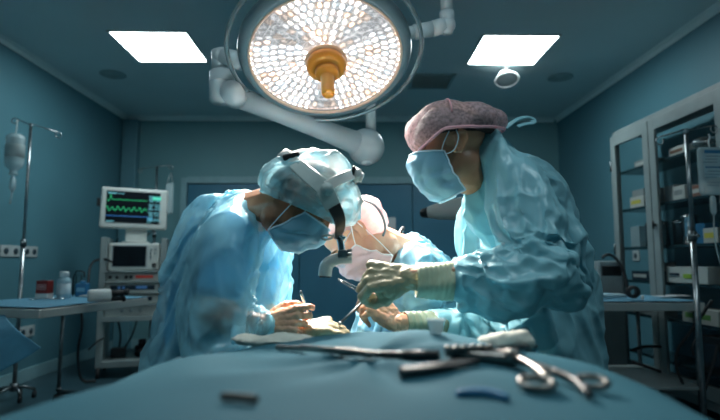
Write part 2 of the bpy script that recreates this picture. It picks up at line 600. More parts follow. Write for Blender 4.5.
# ------------------------------------------------------------------ left instrument table
def inst_table(loc, rz, w, dp, z, label, shelf=None, side=False):
    """origin at the near right corner on the floor; x runs left (-w..0), y away (0..dp)"""
    t = thing('instrument_table', label, 'instrument table', loc, rz)
    g = G()
    g.box((-w / 2, .012, z - .028), (w, .024, .05), bev=.003)
    g.box((-w / 2, dp - .012, z - .028), (w, .024, .05), bev=.003)
    g.box((-.012, dp / 2, z - .028), (.024, dp - .05, .05), bev=.003)
    g.box((-w + .012, dp / 2, z - .028), (.024, dp - .05, .05), bev=.003)
    obj('rim', g, mat('rim_pale_steel', (.62, .62, .58), .35, .5), t)
    obj('table_top', G().box((-w / 2, dp / 2, z - .012), (w - .05, dp - .05, .016)), steel_d, t)
    if side:
        for y in (.06, dp - .06):
            obj('floor_runner', G().cyl((-w + .08, y, .10), (-.08, y, .10), .016), steel_d, t)
    for x in ((-w + .08,) if side else (-.04, -w + .04)):
        for y in (.04 + .02 * side, dp - .04 - .02 * side):
            lg = obj('leg', G().cyl((x, y, .10), (x, y, z - .05), .014).cyl((x, y, .11), (x, y, .13), .022), steel_d, t)
            obj('caster', G().cyl((x - .012, y, .045), (x + .012, y, .045), .045).cyl((x, y, .05), (x, y, .11), .008), rubber, lg)
    if shelf:
        obj('lower_shelf', G().box((-w / 2, dp / 2, shelf), (w - .04, dp - .04, .018), bev=.003), cab_m, t)
    return t


TL = V((-1.79, 3.05, 0)); TLr = -.232
inst_table(TL, TLr, .78, 1.02, .82, 'steel-rimmed instrument table on casters by the left wall', side=True)
ML2 = Matrix.Translation(TL) @ Matrix.Rotation(TLr, 4, 'Z')


def cloth_h(x, y, s=0):
    return noise.noise(V((x * 5 + s, y * 5, s)))


t0 = thing('surgical_drape', 'blue cloth draped over the left instrument table with a loose corner hanging', 'drape', ML2 @ V((-.39, .5, .825)), TLr)


def fn(u, v):
    x = -.76 + u * .748
    y = .035 + v * 1.0
    z = .8265 + .004 * max(0, cloth_h(x, y)) + .006 * max(0, math.sin(x * 14 + y * 5)) * (v > .6)
    return ML2 @ V((x, y, z))


o = obj('top_cloth', G().grid(fn, 40, 46, .003), blue_dr, t0, world=True)


# the flap that hangs off the front, pulled out to a corner
def fl(u, v):
    a = V((-.78 + .55 * u, -.004, .782))
    b = P(-40 + 80 * u, 392 - 44 * u ** 1.2, 2.85 + .1 * (1 - u))
    a = ML2 @ a
    q = a.lerp(b, v)
    n = .022 * math.sin(u * 9 + v * 3) * v + .03 * math.sin(v * PI)
    return q + V((0, -n, 0)) + V((0, 0, .0))


obj('hanging_flap', G().grid(fl, 40, 30, .003), blue_dr, t0, world=True)

# things on the left table
zt = .832


def on_t(px, d):
    q = P(px, 300, d)
    return V((q.x, q.y, zt))


q = on_t(44, 3.78)
t = thing('carton', 'small red and white carton on the left instrument table', 'carton', q, -.25)
obj('box_body', G().box((0, 0, .063), (.098, .055, .126), bev=.002), red_m, t)
obj('white_band', G().box((0, 0, .018), (.0995, .0565, .036), bev=.001), paper, t)
g = G()
g.box((0, -.0285, .098), (.074, .002, .006)).box((0, -.0285, .066), (.074, .002, .006)).box((-.034, -.0285, .082), (.006, .002, .03)).box((.034, -.0285, .082), (.006, .002, .03))
g.box((0, -.0285, .083), (.05, .002, .014))
obj('label', g, mat('pink_label', (.6, .32, .3), .5), t)

q = on_t(63, 3.82)
t = thing('bottle', 'translucent plastic bottle with a white screw cap beside the red carton', 'bottle', q)
obj('bottle_body', G().lathe([(0, 0), (.042, 0), (.046, .004), (.046, .125), (.040, .14), (.026, .147), (.026, .155), (0, .155)]), mat('milky_bottle', (.38, .55, .62), .3, alpha=.8), t)
obj('cap', G().lathe([(0, .19), (.03, .19), (.032, .187), (.032, .152), (0, .152)]), white_pl, t)
obj('label', G().lathe([(.0468, .03), (.0468, .105), (.0462, .105), (.0462, .03), (.0468, .03)]), mat('grey_blue_label', (.42, .52, .56), .6), t)

q = on_t(82, 3.98)
t = thing('bottle', 'small dark blue bottle right of the white-capped bottle', 'bottle', q)
obj('bottle_body', G().box((0, 0, .05), (.085, .055, .10), bev=.008), blue_b, t)
obj('cap', G().cyl((0, 0, .10), (0, 0, .118), .022, bev=.003), blue_b, t)
obj('label', G().box((0, -.0285, .052), (.06, .001, .03)), mat('pale_blue_print', (.2, .42, .55), .5), t)
q = on_t(77, 3.99)
solo('wire_rack', G().tube([q + V((-.05, .03, 0)), q + V((-.05, .03, .19)), q + V((.03, .03, .19)), q + V((.03, .03, .14))], .005, smooth_path=1).tube([q + V((-.03, .03, 0)), q + V((-.03, .03, .16)), q + V((.01, .03, .16)), q + V((.01, .03, 0))], .004), black,
     'thin dark wire rack behind the bottles on the left table', 'rack')

# steel scissors + forceps small on the table
for i, (px, d, a, lb) in enumerate(((46, 3.62, .2, 'small steel scissors lying in front of the red carton'), (56, 3.66, -.35, 'small steel forceps lying in front of the white-capped bottle'))):
    q = on_t(px, d) + V((0, 0, .006))
    M = Matrix.Translation(q) @ Matrix.Rotation(a, 4, 'Z')
    g = G()
    for s in (-1, 1):
        g.tube([M @ V((-.07, -.012 * s, 0)), M @ V((0, 0, .002)), M @ V((.07, .008 * s, 0))], .004, n=8)
        g.tube([M @ (V((-.085, -.016 * s, 0)) + V((math.cos(k * PI / 6) * .014, math.sin(k * PI / 6) * .012, 0))) for k in range(12)], .003, closed=True, n=6)
    solo('scissors' if i == 0 else 'forceps', g, chrome, lb, 'surgical instrument')

# rolled bundle of tools
a, b_ = P(88, 295.5, 3.40), P(118, 296, 3.50)
ax = (b_ - a).normalized()
ax.z = 0
M = Matrix.Translation(V((a.x, a.y, zt + .042))) @ frame_z(ax).to_4x4()
t = thing('instrument_bundle', 'white wrapped roll with dark tool ends on the left instrument table', 'instrument roll', V((a.x, a.y, zt)))
g = G()
g.lathe([(0, -.005), (.034, 0), (.039, .01), (.040, .05), (.042, .10), (.039, .13), (.03, .136), (0, .136)], M=M)
obj('wrap', g, mat('white_wrap', (.62, .64, .62), .7, bump=.002, bscale=50), t, world=True)
for k, (ex, ey, l) in enumerate(((.018, .01, .075), (-.018, .016, .07), (0, -.020, .085), (.004, .025, .062), (-.014, -.006, .095))):
    obj('tool_end', G().cyl(M @ V((ex, ey, .12)), M @ V((ex * 1.3, ey * 1.3, .135 + l)), .014).cyl(M @ V((ex * 1.3, ey * 1.3, .13 + l)), M @ V((ex * 1.35, ey * 1.35, .15 + l)), .019, bev=.004), rubber, t, world=True)
obj('nozzle', G().cyl(M @ V((0, 0, .0)), M @ V((0, .0, -.05)), .008, .004), white_pl, t, world=True)

# ------------------------------------------------------------------ equipment cart with monitor
CX, CY, CR = -2.185, 5.32, .30
MC = Matrix.Translation((CX, CY, 0)) @ Matrix.Rotation(CR, 4, 'Z')


def zc_(py, d=5.15): return P(130, py, d).z


cw, cd = .60, .5
t = thing('equipment_cart', 'grey equipment cart with shelves carrying the patient monitor', 'cart', (CX, CY, 0), CR)
z1, z2 = zc_(318), zc_(245)
for sx in (-1, 1):
    obj('side_panel', G().box((sx * (cw / 2 - .03), 0, (z2 + .12) / 2 + .02), (.06, cd * .9, z2 - .02), bev=.008), cab_m, t)
sh = [(.13, .06), (z1, .05), (zc_(304.5), .02), (zc_(293), .012), (zc_(282), .012), (zc_(271.5), .015)]
for z, th in sh:
    obj('shelf', G().box((0, 0, z), (cw - .1, cd, th), bev=.004), cab_m, t)
for sx in (-1, 1):
    for sy in (-1, 1):
        e = V((sx * (cw / 2 - .03), sy * (cd / 2 - .04), 0))
        obj('caster', G().cyl(e + V((-.015, 0, .05)), e + V((.015, 0, .05)), .05).cyl(e + V((0, 0, .06)), e + V((0, 0, .11)), .01), rubber, t)


def unit(name, z0, z1, label, w=cw - .125, cat='medical device'):
    o = thing(name, label, cat, MC @ V((0, 0, z0)), CR)
    h = z1 - z0
    obj('body', G().box((0, 0, h / 2), (w, cd * .86, h), bev=.008), cream, o)
    return o, h, -cd * .43


dark_p = mat('dark_panel', (.03, .05, .07), .25)
u, h, fy = unit('medical_device', sh[2][0] + .011, zc_(294.2), 'slim cream device with a dark slot, lowest of the stack in the cart')
obj('slot', G().box((0, fy, h * .5), (.36, .008, h * .45), bev=.003), dark_p, u)
obj('slot_cable', G().tube([(-.08, fy - .006, h * .5), (0, fy - .02, h * .62), (.09, fy - .006, h * .45)], .005, smooth_path=2), white_pl, u)
u, h, fy = unit('medical_device', sh[3][0] + .007, zc_(283), 'slim cream device with a blue lit display in the cart')
obj('display', G().box((0, fy, h * .52), (.40, .008, h * .5), bev=.003), dark_p, u)
for rx, rw in ((.08, .10), (-.08, .02), (-.12, .02)):
    obj('readout', G().box((rx, fy - .005, h * .55), (rw, .002, h * .3)), mat('dim_blue_display', (.05, .15, .3), .4, emis=(.08, .25, .6), estr=.18), u)
u, h, fy = unit('medical_device', sh[4][0] + .007, zc_(272.5), 'slim cream device with black knobs and a small red display in the cart')
for x in (-.2, -.14, -.06, -.02):
    obj('knob', G().cyl((x, fy, h * .5), (x, fy - .02, h * .5), .016), black, u)
obj('display', G().box((.1, fy, h * .52), (.16, .008, h * .34), bev=.002), mat('red_display', (.2, .02, .02), .4, emis=(.6, .08, .05), estr=.15), u)
u, h, fy = unit('medical_device', z1 + .026, sh[2][0] - .011, 'cream drawer unit with three round knobs on the lower cart shelf')
for x in (-.08, 0, .08):
    obj('knob', G().cyl((x, fy, h * .55), (x, fy - .02, h * .55), .018), grey_pl, u)
# transport monitor under the big screen
zb = sh[5][0] + .0085
u = thing('vital_signs_monitor', 'small boxy monitor with a dark square screen, under the large patient monitor', 'monitor', MC @ V((0, 0, zb)), CR)
hh = zc_(243) - zb
obj('body', G().box((0, 0, hh / 2), (.465, .34, hh), bev=.018), cream, u)
obj('screen', G().box((-.045, -.172, hh * .52), (.30, .008, hh * .74), bev=.004), screen_m, u)
obj('bezel', G().box((-.045, -.170, hh * .52), (.325, .006, hh * .82), bev=.004), grey_pl, u)
for k in range(5):
    obj('button', G().cyl((.15 + .04 * (k % 2), -.168, hh * (.78 - .14 * (k // 2))), (.15 + .04 * (k % 2), -.178, hh * (.78 - .14 * (k // 2))), .010), grey_pl, u)
obj('knob', G().cyl((.185, -.168, hh * .2), (.185, -.19, hh * .2), .02), black, u)

# big patient monitor
c = P(134.5, 208.5, 5.25)
MR = Matrix.Translation(c) @ Euler((-.03, .02, .36)).to_matrix().to_4x4()
mw, mh = .625, .415
t = thing('patient_monitor', 'wide patient monitor showing green wave traces, on top of the cart', 'monitor', (c.x, c.y, zb + hh), .36)
obj('housing', G().box((0, .035, 0), (mw, .06, mh), bev=.02, M=MR).box((0, .08, -.02), (mw * .6, .05, mh * .6), bev=.02, M=MR), cream, t, world=True)
obj('screen', G().box((-.012, .003, .012), (mw - .125, .006, mh - .10), M=MR), screen_m, t, world=True)


def trace(name, fn_, m, x0=-.26, x1=.115, n=120, w=.004):
    g = G()
    g.tube([MR @ V((x0 + (x1 - x0) * i / n, -.0025, fn_(i / n))) for i in range(n + 1)], w / 2, n=5)
    return obj(name, g, m, scr, world=True)


scr = [ch for ch in t.children if ch.name.startswith('screen')][0]
trace('wave_trace', lambda s: -.012 + .026 * math.sin(s * 2 * PI * 7.5 + .6) * (.75 + .25 * math.sin(s * 31)) * (1 if math.sin(s * 2 * PI * 7.5) > -.9 else .7), green_e, w=.0065)
trace('wave_trace', lambda s: .082 + .006 * noise.noise(V((s * 60, 0, 3))) + (.05 * math.exp(-((s - .10) / .02) ** 2) - .02 * math.exp(-((s - .05) / .03) ** 2)), green_e, w=.005)
trace('wave_trace', lambda s: -.082, blue_e, n=4, x1=.13, w=.006)
rnd = random.Random(3)
for k in range(16):
    zq = .13 - k * .0165
    if k in (4, 9, 13): continue
    obj('readout_line', G().box((.150 + rnd.uniform(-.006, .006), -.0018, zq), (.03 + .02 * rnd.random(), .002, .008), M=MR), cyan_e, scr, world=True)
    obj('readout_line', G().box((.212 + rnd.uniform(-.01, .01), -.0018, zq), (.04 + .03 * rnd.random(), .002, .006), M=MR), cyan_e, scr, world=True)
for bx_, bz_, bw_, bh_ in ((-.21, .145, .08, .012), (-.13, .144, .06, .006), (-.215, -.138, .07, .010), (.14, -.138, .04, .006)):
    obj('readout_line', G().box((bx_, -.0018, bz_), (bw_, .002, bh_), M=MR), cyan_e, scr, world=True)
obj('readout', G().box((.205, -.0018, .113), (.08, .002, .04), M=MR), mint_e, scr, world=True)
obj('readout', G().box((.15, -.0018, -.10), (.05, .002, .035), M=MR), mat('blue_readout', (.05, .2, .3), .5, emis=(.1, .45, .65), estr=.4), scr, world=True)
g = G()
zt0 = zb + hh
cb = c.copy()
g.cyl((c.x, c.y + .06, zt0 + .001), (c.x, c.y + .06, zt0 + .02), .13, bev=.005)
g.box((c.x, c.y + .07, (zt0 + c.z - mh * .4) / 2), (.20, .06, (c.z - mh * .4 - zt0)), rz=.36, bev=.012)
obj('monitor_stand', g, cream, t, world=True)
obj('side_clip', G().box((-mw / 2 - .018, .03, .05), (.03, .03, .08), bev=.006, M=MR), black, t, world=True)

# cables around the cart
cab = mat('black_cable', (.012, .014, .016), .5)
for i, (pts, r, lb) in enumerate((
    ([P(88, 285, 4.9), P(90, 262, 5.0), P(104, 258, 5.05), P(112, 262, 5.0)], .012, 'black hose arching into the left side of the cart'),
    ([P(80, 300, 4.75), P(83, 325, 4.75), P(77, 350, 4.8), V((P(80, 372, 4.85).x, 4.85, .013)), V((P(80, 372, 4.85).x + .12, 4.9, .013))], .012, 'black cable hanging down left of the cart to the floor'),
    ([P(118, 238, 5.5), P(113, 252, 5.55), P(112, 268, 5.6)], .007, 'thin black cable hanging behind the patient monitor, left'),
    ([P(142, 240, 5.45), P(152, 231, 5.6), P(160, 228, 5.6)], .007, 'thin black cable curling out right under the patient monitor'),
    ([P(118, 320, 5.3), P(121, 335, 5.3), P(119, 349, 5.3)], .010, 'dark cable hanging in the open bay of the cart, leftmost'),
    ([P(137, 320, 5.3), P(133, 334, 5.3), P(126, 346, 5.35), P(122, 350, 5.3)], .008, 'dark cable slanting in the open bay of the cart'),
    ([P(88, 350, 4.95), P(98, 341, 5.0), P(104, 338, 5.05)], .009, 'short black cable at the foot of the cart'),
)):
    solo('cable', G().tube(pts, r, smooth_path=3, n=8), cab, lb, 'cable')
q = MC @ V((-.12, -.02, .165))
solo('power_box', G().box((q.x, q.y, q.z + .04), (.14, .1, .09), rz=CR, bev=.01), black, 'black power box on the bottom shelf of the cart', 'power box')
q = MC @ V((.09, 0, .162))
solo('pump_motor', G().cyl((q.x, q.y, q.z), (q.x, q.y, q.z + .1), .07, bev=.01).cyl((q.x, q.y, q.z + .1), (q.x, q.y, q.z + .16), .035), black, 'small dark round pump on the bottom shelf of the cart', 'pump')

# ------------------------------------------------------------------ right cabinet
CB = V((P(612, 133, 4.5).x, 4.5, 0))           # far front corner
cr = .02        # front runs towards the camera and slightly right
dv = V((math.sin(cr), -math.cos(cr), 0))   # along the front, towards the camera
MB_ = Matrix(((dv.x, -dv.y, 0, CB.x), (dv.y, dv.x, 0, CB.y), (0, 0, 1, 0), (0, 0, 0, 1)))
# local: +x along the front towards camera, +y into the cabinet (towards right wall)
MB_ = Matrix(((dv.x, math.cos(cr), 0, CB.x), (dv.y, math.sin(cr), 0, CB.y), (0, 0, 1, 0), (0, 0, 0, 1)))
CH, CW, CD = P(612, 133, 4.5).z, 1.36, .33
t = bpy.data.objects.new('glass_cabinet', None)
COL.objects.link(t)
rz_c = math.atan2(dv.y, dv.x)
t.location = CB
t.rotation_euler = (0, 0, rz_c)
tag(t, 'tall grey metal cabinet with glass doors along the right wall', 'cabinet')
g = G()
g.box((CW / 2, CD / 2, CH - .02), (CW, CD, .04), bev=.004)
g.box((CW / 2, CD / 2, .16), (CW, CD, .06), bev=.004)
for x in (.02, CW - .02):
    for y in (.02, CD - .02):
        g.box((x, y, CH / 2), (.04, .04, CH), bev=.004)
g.box((CW - .01, CD / 2, CH / 2 + .05), (.012, CD - .05, CH - .2))
obj('frame', g, cab_m, t)
shz = [1.86, 1.53, 1.205, .93, .66, .35]
for z in shz:
    obj('shelf', G().box((CW / 2, CD / 2 + .005, z), (CW - .06, CD - .06, .022), bev=.002), shelf_gl, t)
# two doors
dw = [(.035, .60), (.605, 1.425)]
for k, (a, b_) in enumerate(((.0, .56), (.57, 1.36))):
    w = b_ - a
    zl, zh = .20, CH - .045
    s = .075
    g = G()
    g.box((a + s / 2, -.012, (zl + zh) / 2), (s, .024, zh - zl), bev=.004)
    g.box((b_ - s / 2, -.012, (zl + zh) / 2), (s, .024, zh - zl), bev=.004)
    g.box(((a + b_) / 2, -.012, zh - .045), (w - 2 * s + .004, .024, .09), bev=.003)
    g.box(((a + b_) / 2, -.012, zl + .045), (w - 2 * s + .004, .024, .09), bev=.003)
    d_ = obj('door', g, cab_m, t)
    obj('glass_pane', G().box(((a + b_) / 2, -.010, (zl + zh) / 2), (w - 2 * s + .01, .005, zh - zl - .17)), glass, d_)
    for hz in (1.93, 1.2, .5):
        hx = a + .003 if k == 0 else b_ - .003
        obj('hinge', G().cyl((hx, -.028, hz - .045), (hx, -.028, hz + .045), .008).box((hx, -.025, hz), (.022, .006, .08)), steel_d, d_)
    hx = b_ - s / 2 if k == 0 else a + s / 2
    if k == 1:
        obj('handle', G().cyl((hx, -.024, 1.37), (hx, -.045, 1.37), .011).cyl((hx, -.045, 1.34), (hx, -.045, 1.40), .007), black, d_)
for x in (.05, CW - .05):
    for y in (.05, CD - .05):
        obj('foot', G().cyl((x, y, 0), (x, y, .14), .018), black, t)
MBc = Matrix.Translation(CB) @ Matrix.Rotation(rz_c, 4, 'Z')


def in_cab(x, y, shelf_i, dz=0):
    z = (shz[shelf_i] + .0115) if shelf_i >= 0 else .19
    return MBc @ V((x, y, z + dz))


def cbox(x, y, si, s, m, label, name='box', cat='box', dz=0, rz=0, strip=None, group=None):
    o = thing(name, label, cat, in_cab(x, y, si, dz), rz_c + rz, group)
    obj('box_body', G().box((0, 0, s[2] / 2), s, bev=.003), m, o)
    if strip:
        obj('label_strip', G().box((-s[0] * .05, -s[1] / 2 - .001, s[2] * .5), (s[0] * .7, .002, s[2] * .35)).box((-s[0] / 2 - .001, 0, s[2] * .5), (.002, s[1] * .7, s[2] * .35)), strip, o)
    return o


cardw = mat('white_card', (.50, .53, .50), .6, var=.1)
cardg = mat('grey_card', (.26, .30, .30), .6, var=.2)
yel = mat('yellow_print', (.55, .5, .08), .5)
foil = mat('foil_bag', (.7, .75, .76), .15, .9, bump=.01, bscale=40)
cbox(.30, .14, 0, (.20, .14, .06), cardg, 'flat grey and white carton on the top shelf behind the left cabinet door', strip=cardw)
cbox(.78, .14, 0, (.20, .16, .065), cardw, 'flat pale carton on the top shelf behind the right cabinet door', strip=mat('brown_print', (.2, .1, .06), .5))
o = solo('foil_pouch', G().ball(in_cab(.98, .15, 0, .045), (.11, .07, .045)), foil, 'shiny silver pouch on the top shelf of the cabinet', 'pouch')
cbox(.24, .13, 1, (.20, .16, .09), cardw, 'white carton with yellow print on the second cabinet shelf, left door', strip=yel)
cbox(.25, .13, 1, (.17, .14, .055), cardg, 'thin grey carton lying on top of the white carton with yellow print', dz=.091)
cbox(.44, .13, 1, (.11, .16, .13), cardg, 'upright grey carton beside the white carton with yellow print')
cbox(.66, .15, 1, (.12, .18, .12), cardg, 'grey carton second shelf, just behind the middle of the cabinet doors')
cbox(.80, .13, 1, (.13, .18, .10), cardw, 'white carton with a dark strip on the second cabinet shelf, right door', strip=cardg)
cbox(.95, .13, 1, (.12, .14, .08), mat('brown_card', (.22, .10, .07), .6), 'small reddish brown carton on the second cabinet shelf', strip=cardw)
cbox(1.09, .13, 1, (.12, .18, .09), cardw, 'white carton at the near end of the second cabinet shelf')


def canister(x, y, si, r, h, m, label, cat='canister'):
    o = thing('canister', label, cat, in_cab(x, y, si))
    obj('canister_body', G().lathe([(0, 0), (r, 0), (r, h * .88), (r * 1.04, h * .885), (r * 1.04, h * .9), (0, h * .9)]), m, o)
    obj('lid', G().lathe([(0, h), (r * .9, h), (r * 1.05, h * .97), (r * 1.05, h * .9), (0, h * .9)]).ball((0, 0, h * 1.03), r * .16), chrome, o)
    return o


g_pl = mat('clear_tub', (.40, .52, .55), .2, alpha=.6)
cbox(.19, .13, 2, (.13, .16, .17), g_pl, 'clear plastic tub on the third cabinet shelf, left door', name='tub', cat='tub')
canister(.32, .12, 2, .048, .19, chrome, 'tall steel canister next to the clear plastic tub')
canister(.43, .14, 2, .048, .19, chrome, 'tall steel canister on the third shelf, nearest the middle door post')
canister(.66, .14, 2, .06, .18, steel_d, 'dull steel canister on the third shelf, first behind the right door')
canister(.80, .11, 2, .055, .21, chrome, 'bright steel canister on the third shelf behind the right door')
cbox(.94, .13, 2, (.09, .1, .14), blue_b, 'small blue carton beside the bright steel canister')
cbox(1.08, .14, 2, (.14, .18, .10), cardw, 'white carton with yellow print at the near end of the third shelf', strip=yel)
cbox(.26, .13, 3, (.26, .18, .075), dark_p, 'dark grey case with pale stripes on the fourth cabinet shelf', strip=cardw, name='case', cat='case')
cbox(.40, .14, 3, (.12, .14, .07), cardg, 'small grey carton on top of the dark striped case', dz=.076)
o = cbox(.85, .12, 3, (.44, .2, .115), cardw, 'pale instrument unit with a yellow-green button on the fourth shelf', name='medical_device', cat='medical device')
obj('button', G().box((.02, -.103, .05), (.08, .008, .03)), mat('lime_button', (.3, .5, .05), .5), o)
obj('slot', G().box((-.12, -.103, .06), (.10, .008, .02)), dark_p, o)
cbox(.25, .14, 4, (.3, .2, .05), cardg, 'flat grey tray on the fifth cabinet shelf, left door', name='tray', cat='tray')
cbox(.95, .10, 4, (.36, .14, .10), cardw, 'pale packet with green print on the fifth shelf, right door', strip=mat('green_print', (.12, .3, .08), .5), name='packet', cat='packet')
o = cbox(1.05, .13, 5, (.20, .2, .24), black, 'black boxed device on the bottom shelf of the cabinet', name='medical_device', cat='medical device')
obj('grille', G().box((0, -.104, .12), (.14, .006, .14), bev=.002), dark_p, o)

# ------------------------------------------------------------------ right instrument table
TR = V((2.235, 3.30, 0))
inst_table(TR, 0, .80, .76, .835, 'instrument table under a blue cloth in front of the glass cabinet', shelf=.30)


def fr(u, v):
    x = 2.235 - .81 * u
    y = 3.315 + .735 * v
    z = .8415 + .005 * max(0, cloth_h(x * 2, y * 2, 4)) + .012 * max(0, math.sin(x * 10 + 1)) * (1 if v > .85 else 0)
    return V((x, y, z))


solo('surgical_drape', G().grid(fr, 36, 36, .003), blue_dr, 'blue cloth spread on the right instrument table', 'drape')
zt = .852
q = P(633, 297, 3.42)
t = thing('cable_reel', 'black round coil with a pale clip at the left end of the right instrument table', 'coil', (q.x, 3.42, zt))
obj('coil', G().lathe([(.018, -.03), (.036, -.03), (.042, -.022), (.042, .022), (.036, .03), (.018, .03), (.018, -.03)], c=(0, 0, .043), axis=(.3, 1, 0)), rubber, t)
obj('clip', G().box((.035, -.05, .01), (.02, .01, .03), bev=.003), white_pl, t)
for i, (px, d, a, s, lb) in enumerate(((664, 3.62, .1, (.12, .09), 'sheet of white paper on the right table, left one'), (678, 3.66, -.2, (.13, .1), 'sheet of white paper on the right table, right one'))):
    q = P(px, 296, d)
    solo('paper_sheet', G().box((q.x, d, zt + .002 + .002 * i), (s[0], s[1], .003), rz=a), paper, lb, 'paper')
q = P(612, 296, 3.5)
solo('folded_cloth', G().box((q.x + .0, 3.55, zt + .012), (.2, .12, .022), bev=.009, seg=3), mat('pale_cloth', (.4, .55, .6), .8, bump=.002, bscale=30), 'folded pale cloth beside the black coil on the right table', 'cloth')
for i, (pts, r, lb) in enumerate((
    ([P(712, 300, 3.22), P(690, 333, 3.3), P(676, 350, 3.35), P(676, 368, 3.35), P(683, 384, 3.35)], .010, 'black cable looping down beside the right drip stand'),
    ([P(701, 333, 3.25), P(691, 345, 3.25), P(694, 356, 3.25)], .008, 'short black cable hanging under the right instrument table'),
    ([P(632, 350, 3.75), P(645, 346, 3.72), P(661, 347, 3.70)], .011, 'black hose above the lower shelf of the right table, upper one'),
    ([P(632, 362, 3.75), P(645, 366, 3.72), P(661, 372, 3.70)], .010, 'black hose above the lower shelf of the right table, lower one'),
    ([P(718, 345, 3.2), P(712, 368, 3.2), P(704, 392, 3.2)], .009, 'black cable at the right edge of the picture near the drip stand'),
)):
    solo('cable', G().tube(pts, r, smooth_path=3, n=8), cab, lb, 'cable')

# dark box behind the right surgeon with a hose
q = P(604, 275, 4.35)
t = thing('suction_unit', 'dark grey boxed unit with a curved black hose, between the standing person and the cabinet', 'suction unit', (q.x, 4.35, 0), 0)
zt_ = P(606, 261, 4.35).z
obj('body', G().box((0, 0, .1 + (zt_ - .1) / 2), (.20, .26, zt_ - .1), bev=.012), grey_pl, t)
obj('top_panel', G().box((0, -.132, zt_ - .08), (.16, .012, .08), bev=.004), black, t)
for sx in (-1, 1):
    for sy in (-1, 1):
        obj('caster', G().cyl((sx * .08 - .012, sy * .11, .045), (sx * .08 + .012, sy * .11, .045), .045).cyl((sx * .08, sy * .11, .05), (sx * .08, sy * .11, .11), .01), rubber, t)
obj('hose', G().tube([P(602, 258, 4.2), P(608, 253, 4.2), P(618, 260, 4.18), P(625, 274, 4.15), P(629, 296, 4.12)], .012, smooth_path=3), cab, t, world=True)

# grey tapered arm with a black tip on a floor column (behind the right surgeon)
A_, B_ = P(428, 212.5, 3.3), P(500, 204, 3.15)
bx = P(535, 262, 3.1)
t = thing('equipment_boom', 'pale grey tapering equipment arm with a black rounded tip, behind the pink-capped person', 'equipment arm', (bx.x, bx.y, 0))
g = G()
dd = (B_ - A_)
g.tube([A_ + dd * s for s in (0, .12, .3, .5, .75, 1)], .05, n=20, radii=lambda s: .036 + .055 * s ** .8)
obj('arm_shell', g, mat('arm_plastic', (.42, .45, .43), .35), t, world=True)
obj('tip', G().tube([A_ - dd.normalized() * .05, A_ - dd.normalized() * .035, A_, A_ + dd.normalized() * .015], .03, n=16, radii=lambda s: (.018, .030, .036, .0365)[min(3, int(s * 3 + .5))]), black, t, world=True)
obj('joint', G().ball(B_ + V((.03, 0, 0)), .105), grey_pl, t, world=True)
obj('column', G().cyl((bx.x, bx.y, .12), (bx.x, bx.y, B_.z), .045).cyl((bx.x, bx.y, B_.z - .03), B_ + V((.02, 0, 0)), .06), grey_pl, t, world=True)
obj('base', G().lathe([(0, .13), (.1, .13), (.26, .07), (.28, .03), (.28, 0), (0, 0)], c=(bx.x, bx.y, 0)), grey_pl, t, world=True)

# ------------------------------------------------------------------ the big surgical lamp
LC = P(326, 60, 1.95)
tl = math.radians(26)
Ln = V((.075, -math.sin(tl), -math.cos(tl))).normalized()
xa = V((1, 0, 0)); xa = (xa - Ln * xa.dot(Ln)).normalized()
ya = Ln.cross(xa)
LM = Matrix((( xa.x, ya.x, Ln.x, LC.x), (xa.y, ya.y, Ln.y, LC.y), (xa.z, ya.z, Ln.z, LC.z), (0, 0, 0, 1)))
RL = .293
t = thing('surgical_lamp', 'large round lit surgical lamp with an amber handle hanging over the table', 'surgical lamp', (LC.x, LC.y, LC.z))
lamp = t
obj('housing', G().lathe([(RL, .0), (RL + .006, .006), (RL + .02, .006), (RL + .038, -.008), (RL + .045, -.03), (RL + .03, -.06), (.24, -.085), (.12, -.10), (0, -.105)], M=LM, n=72), lampg, t, world=True)
obj('lens_rim', G().lathe([(RL - .004, -.004), (RL - .004, .006), (RL + .004, .008), (RL + .006, .002)], M=LM, n=72), mat('warm_rim', (.7, .5, .38), .3), t, world=True)

# LED array: rings of small reflectors behind the glass; emission follows the cells
m = bpy.data.materials.new('led_array')
m.use_nodes = True
nt = m.node_tree; N = nt.nodes; L = nt.links
pb = N['Principled BSDF']
pb.inputs['Roughness'].default_value = .25
pb.inputs['Metallic'].default_value = .6
at = N.new('ShaderNodeAttribute'); at.attribute_name = 'led'; at.attribute_type = 'GEOMETRY'
L.new(at.outputs['Color'], pb.inputs['Emission Color'])
pb.inputs['Emission Strength'].default_value = 1.0
pb.inputs['Base Color'].default_value = (.30, .30, .31, 1)
LED = m


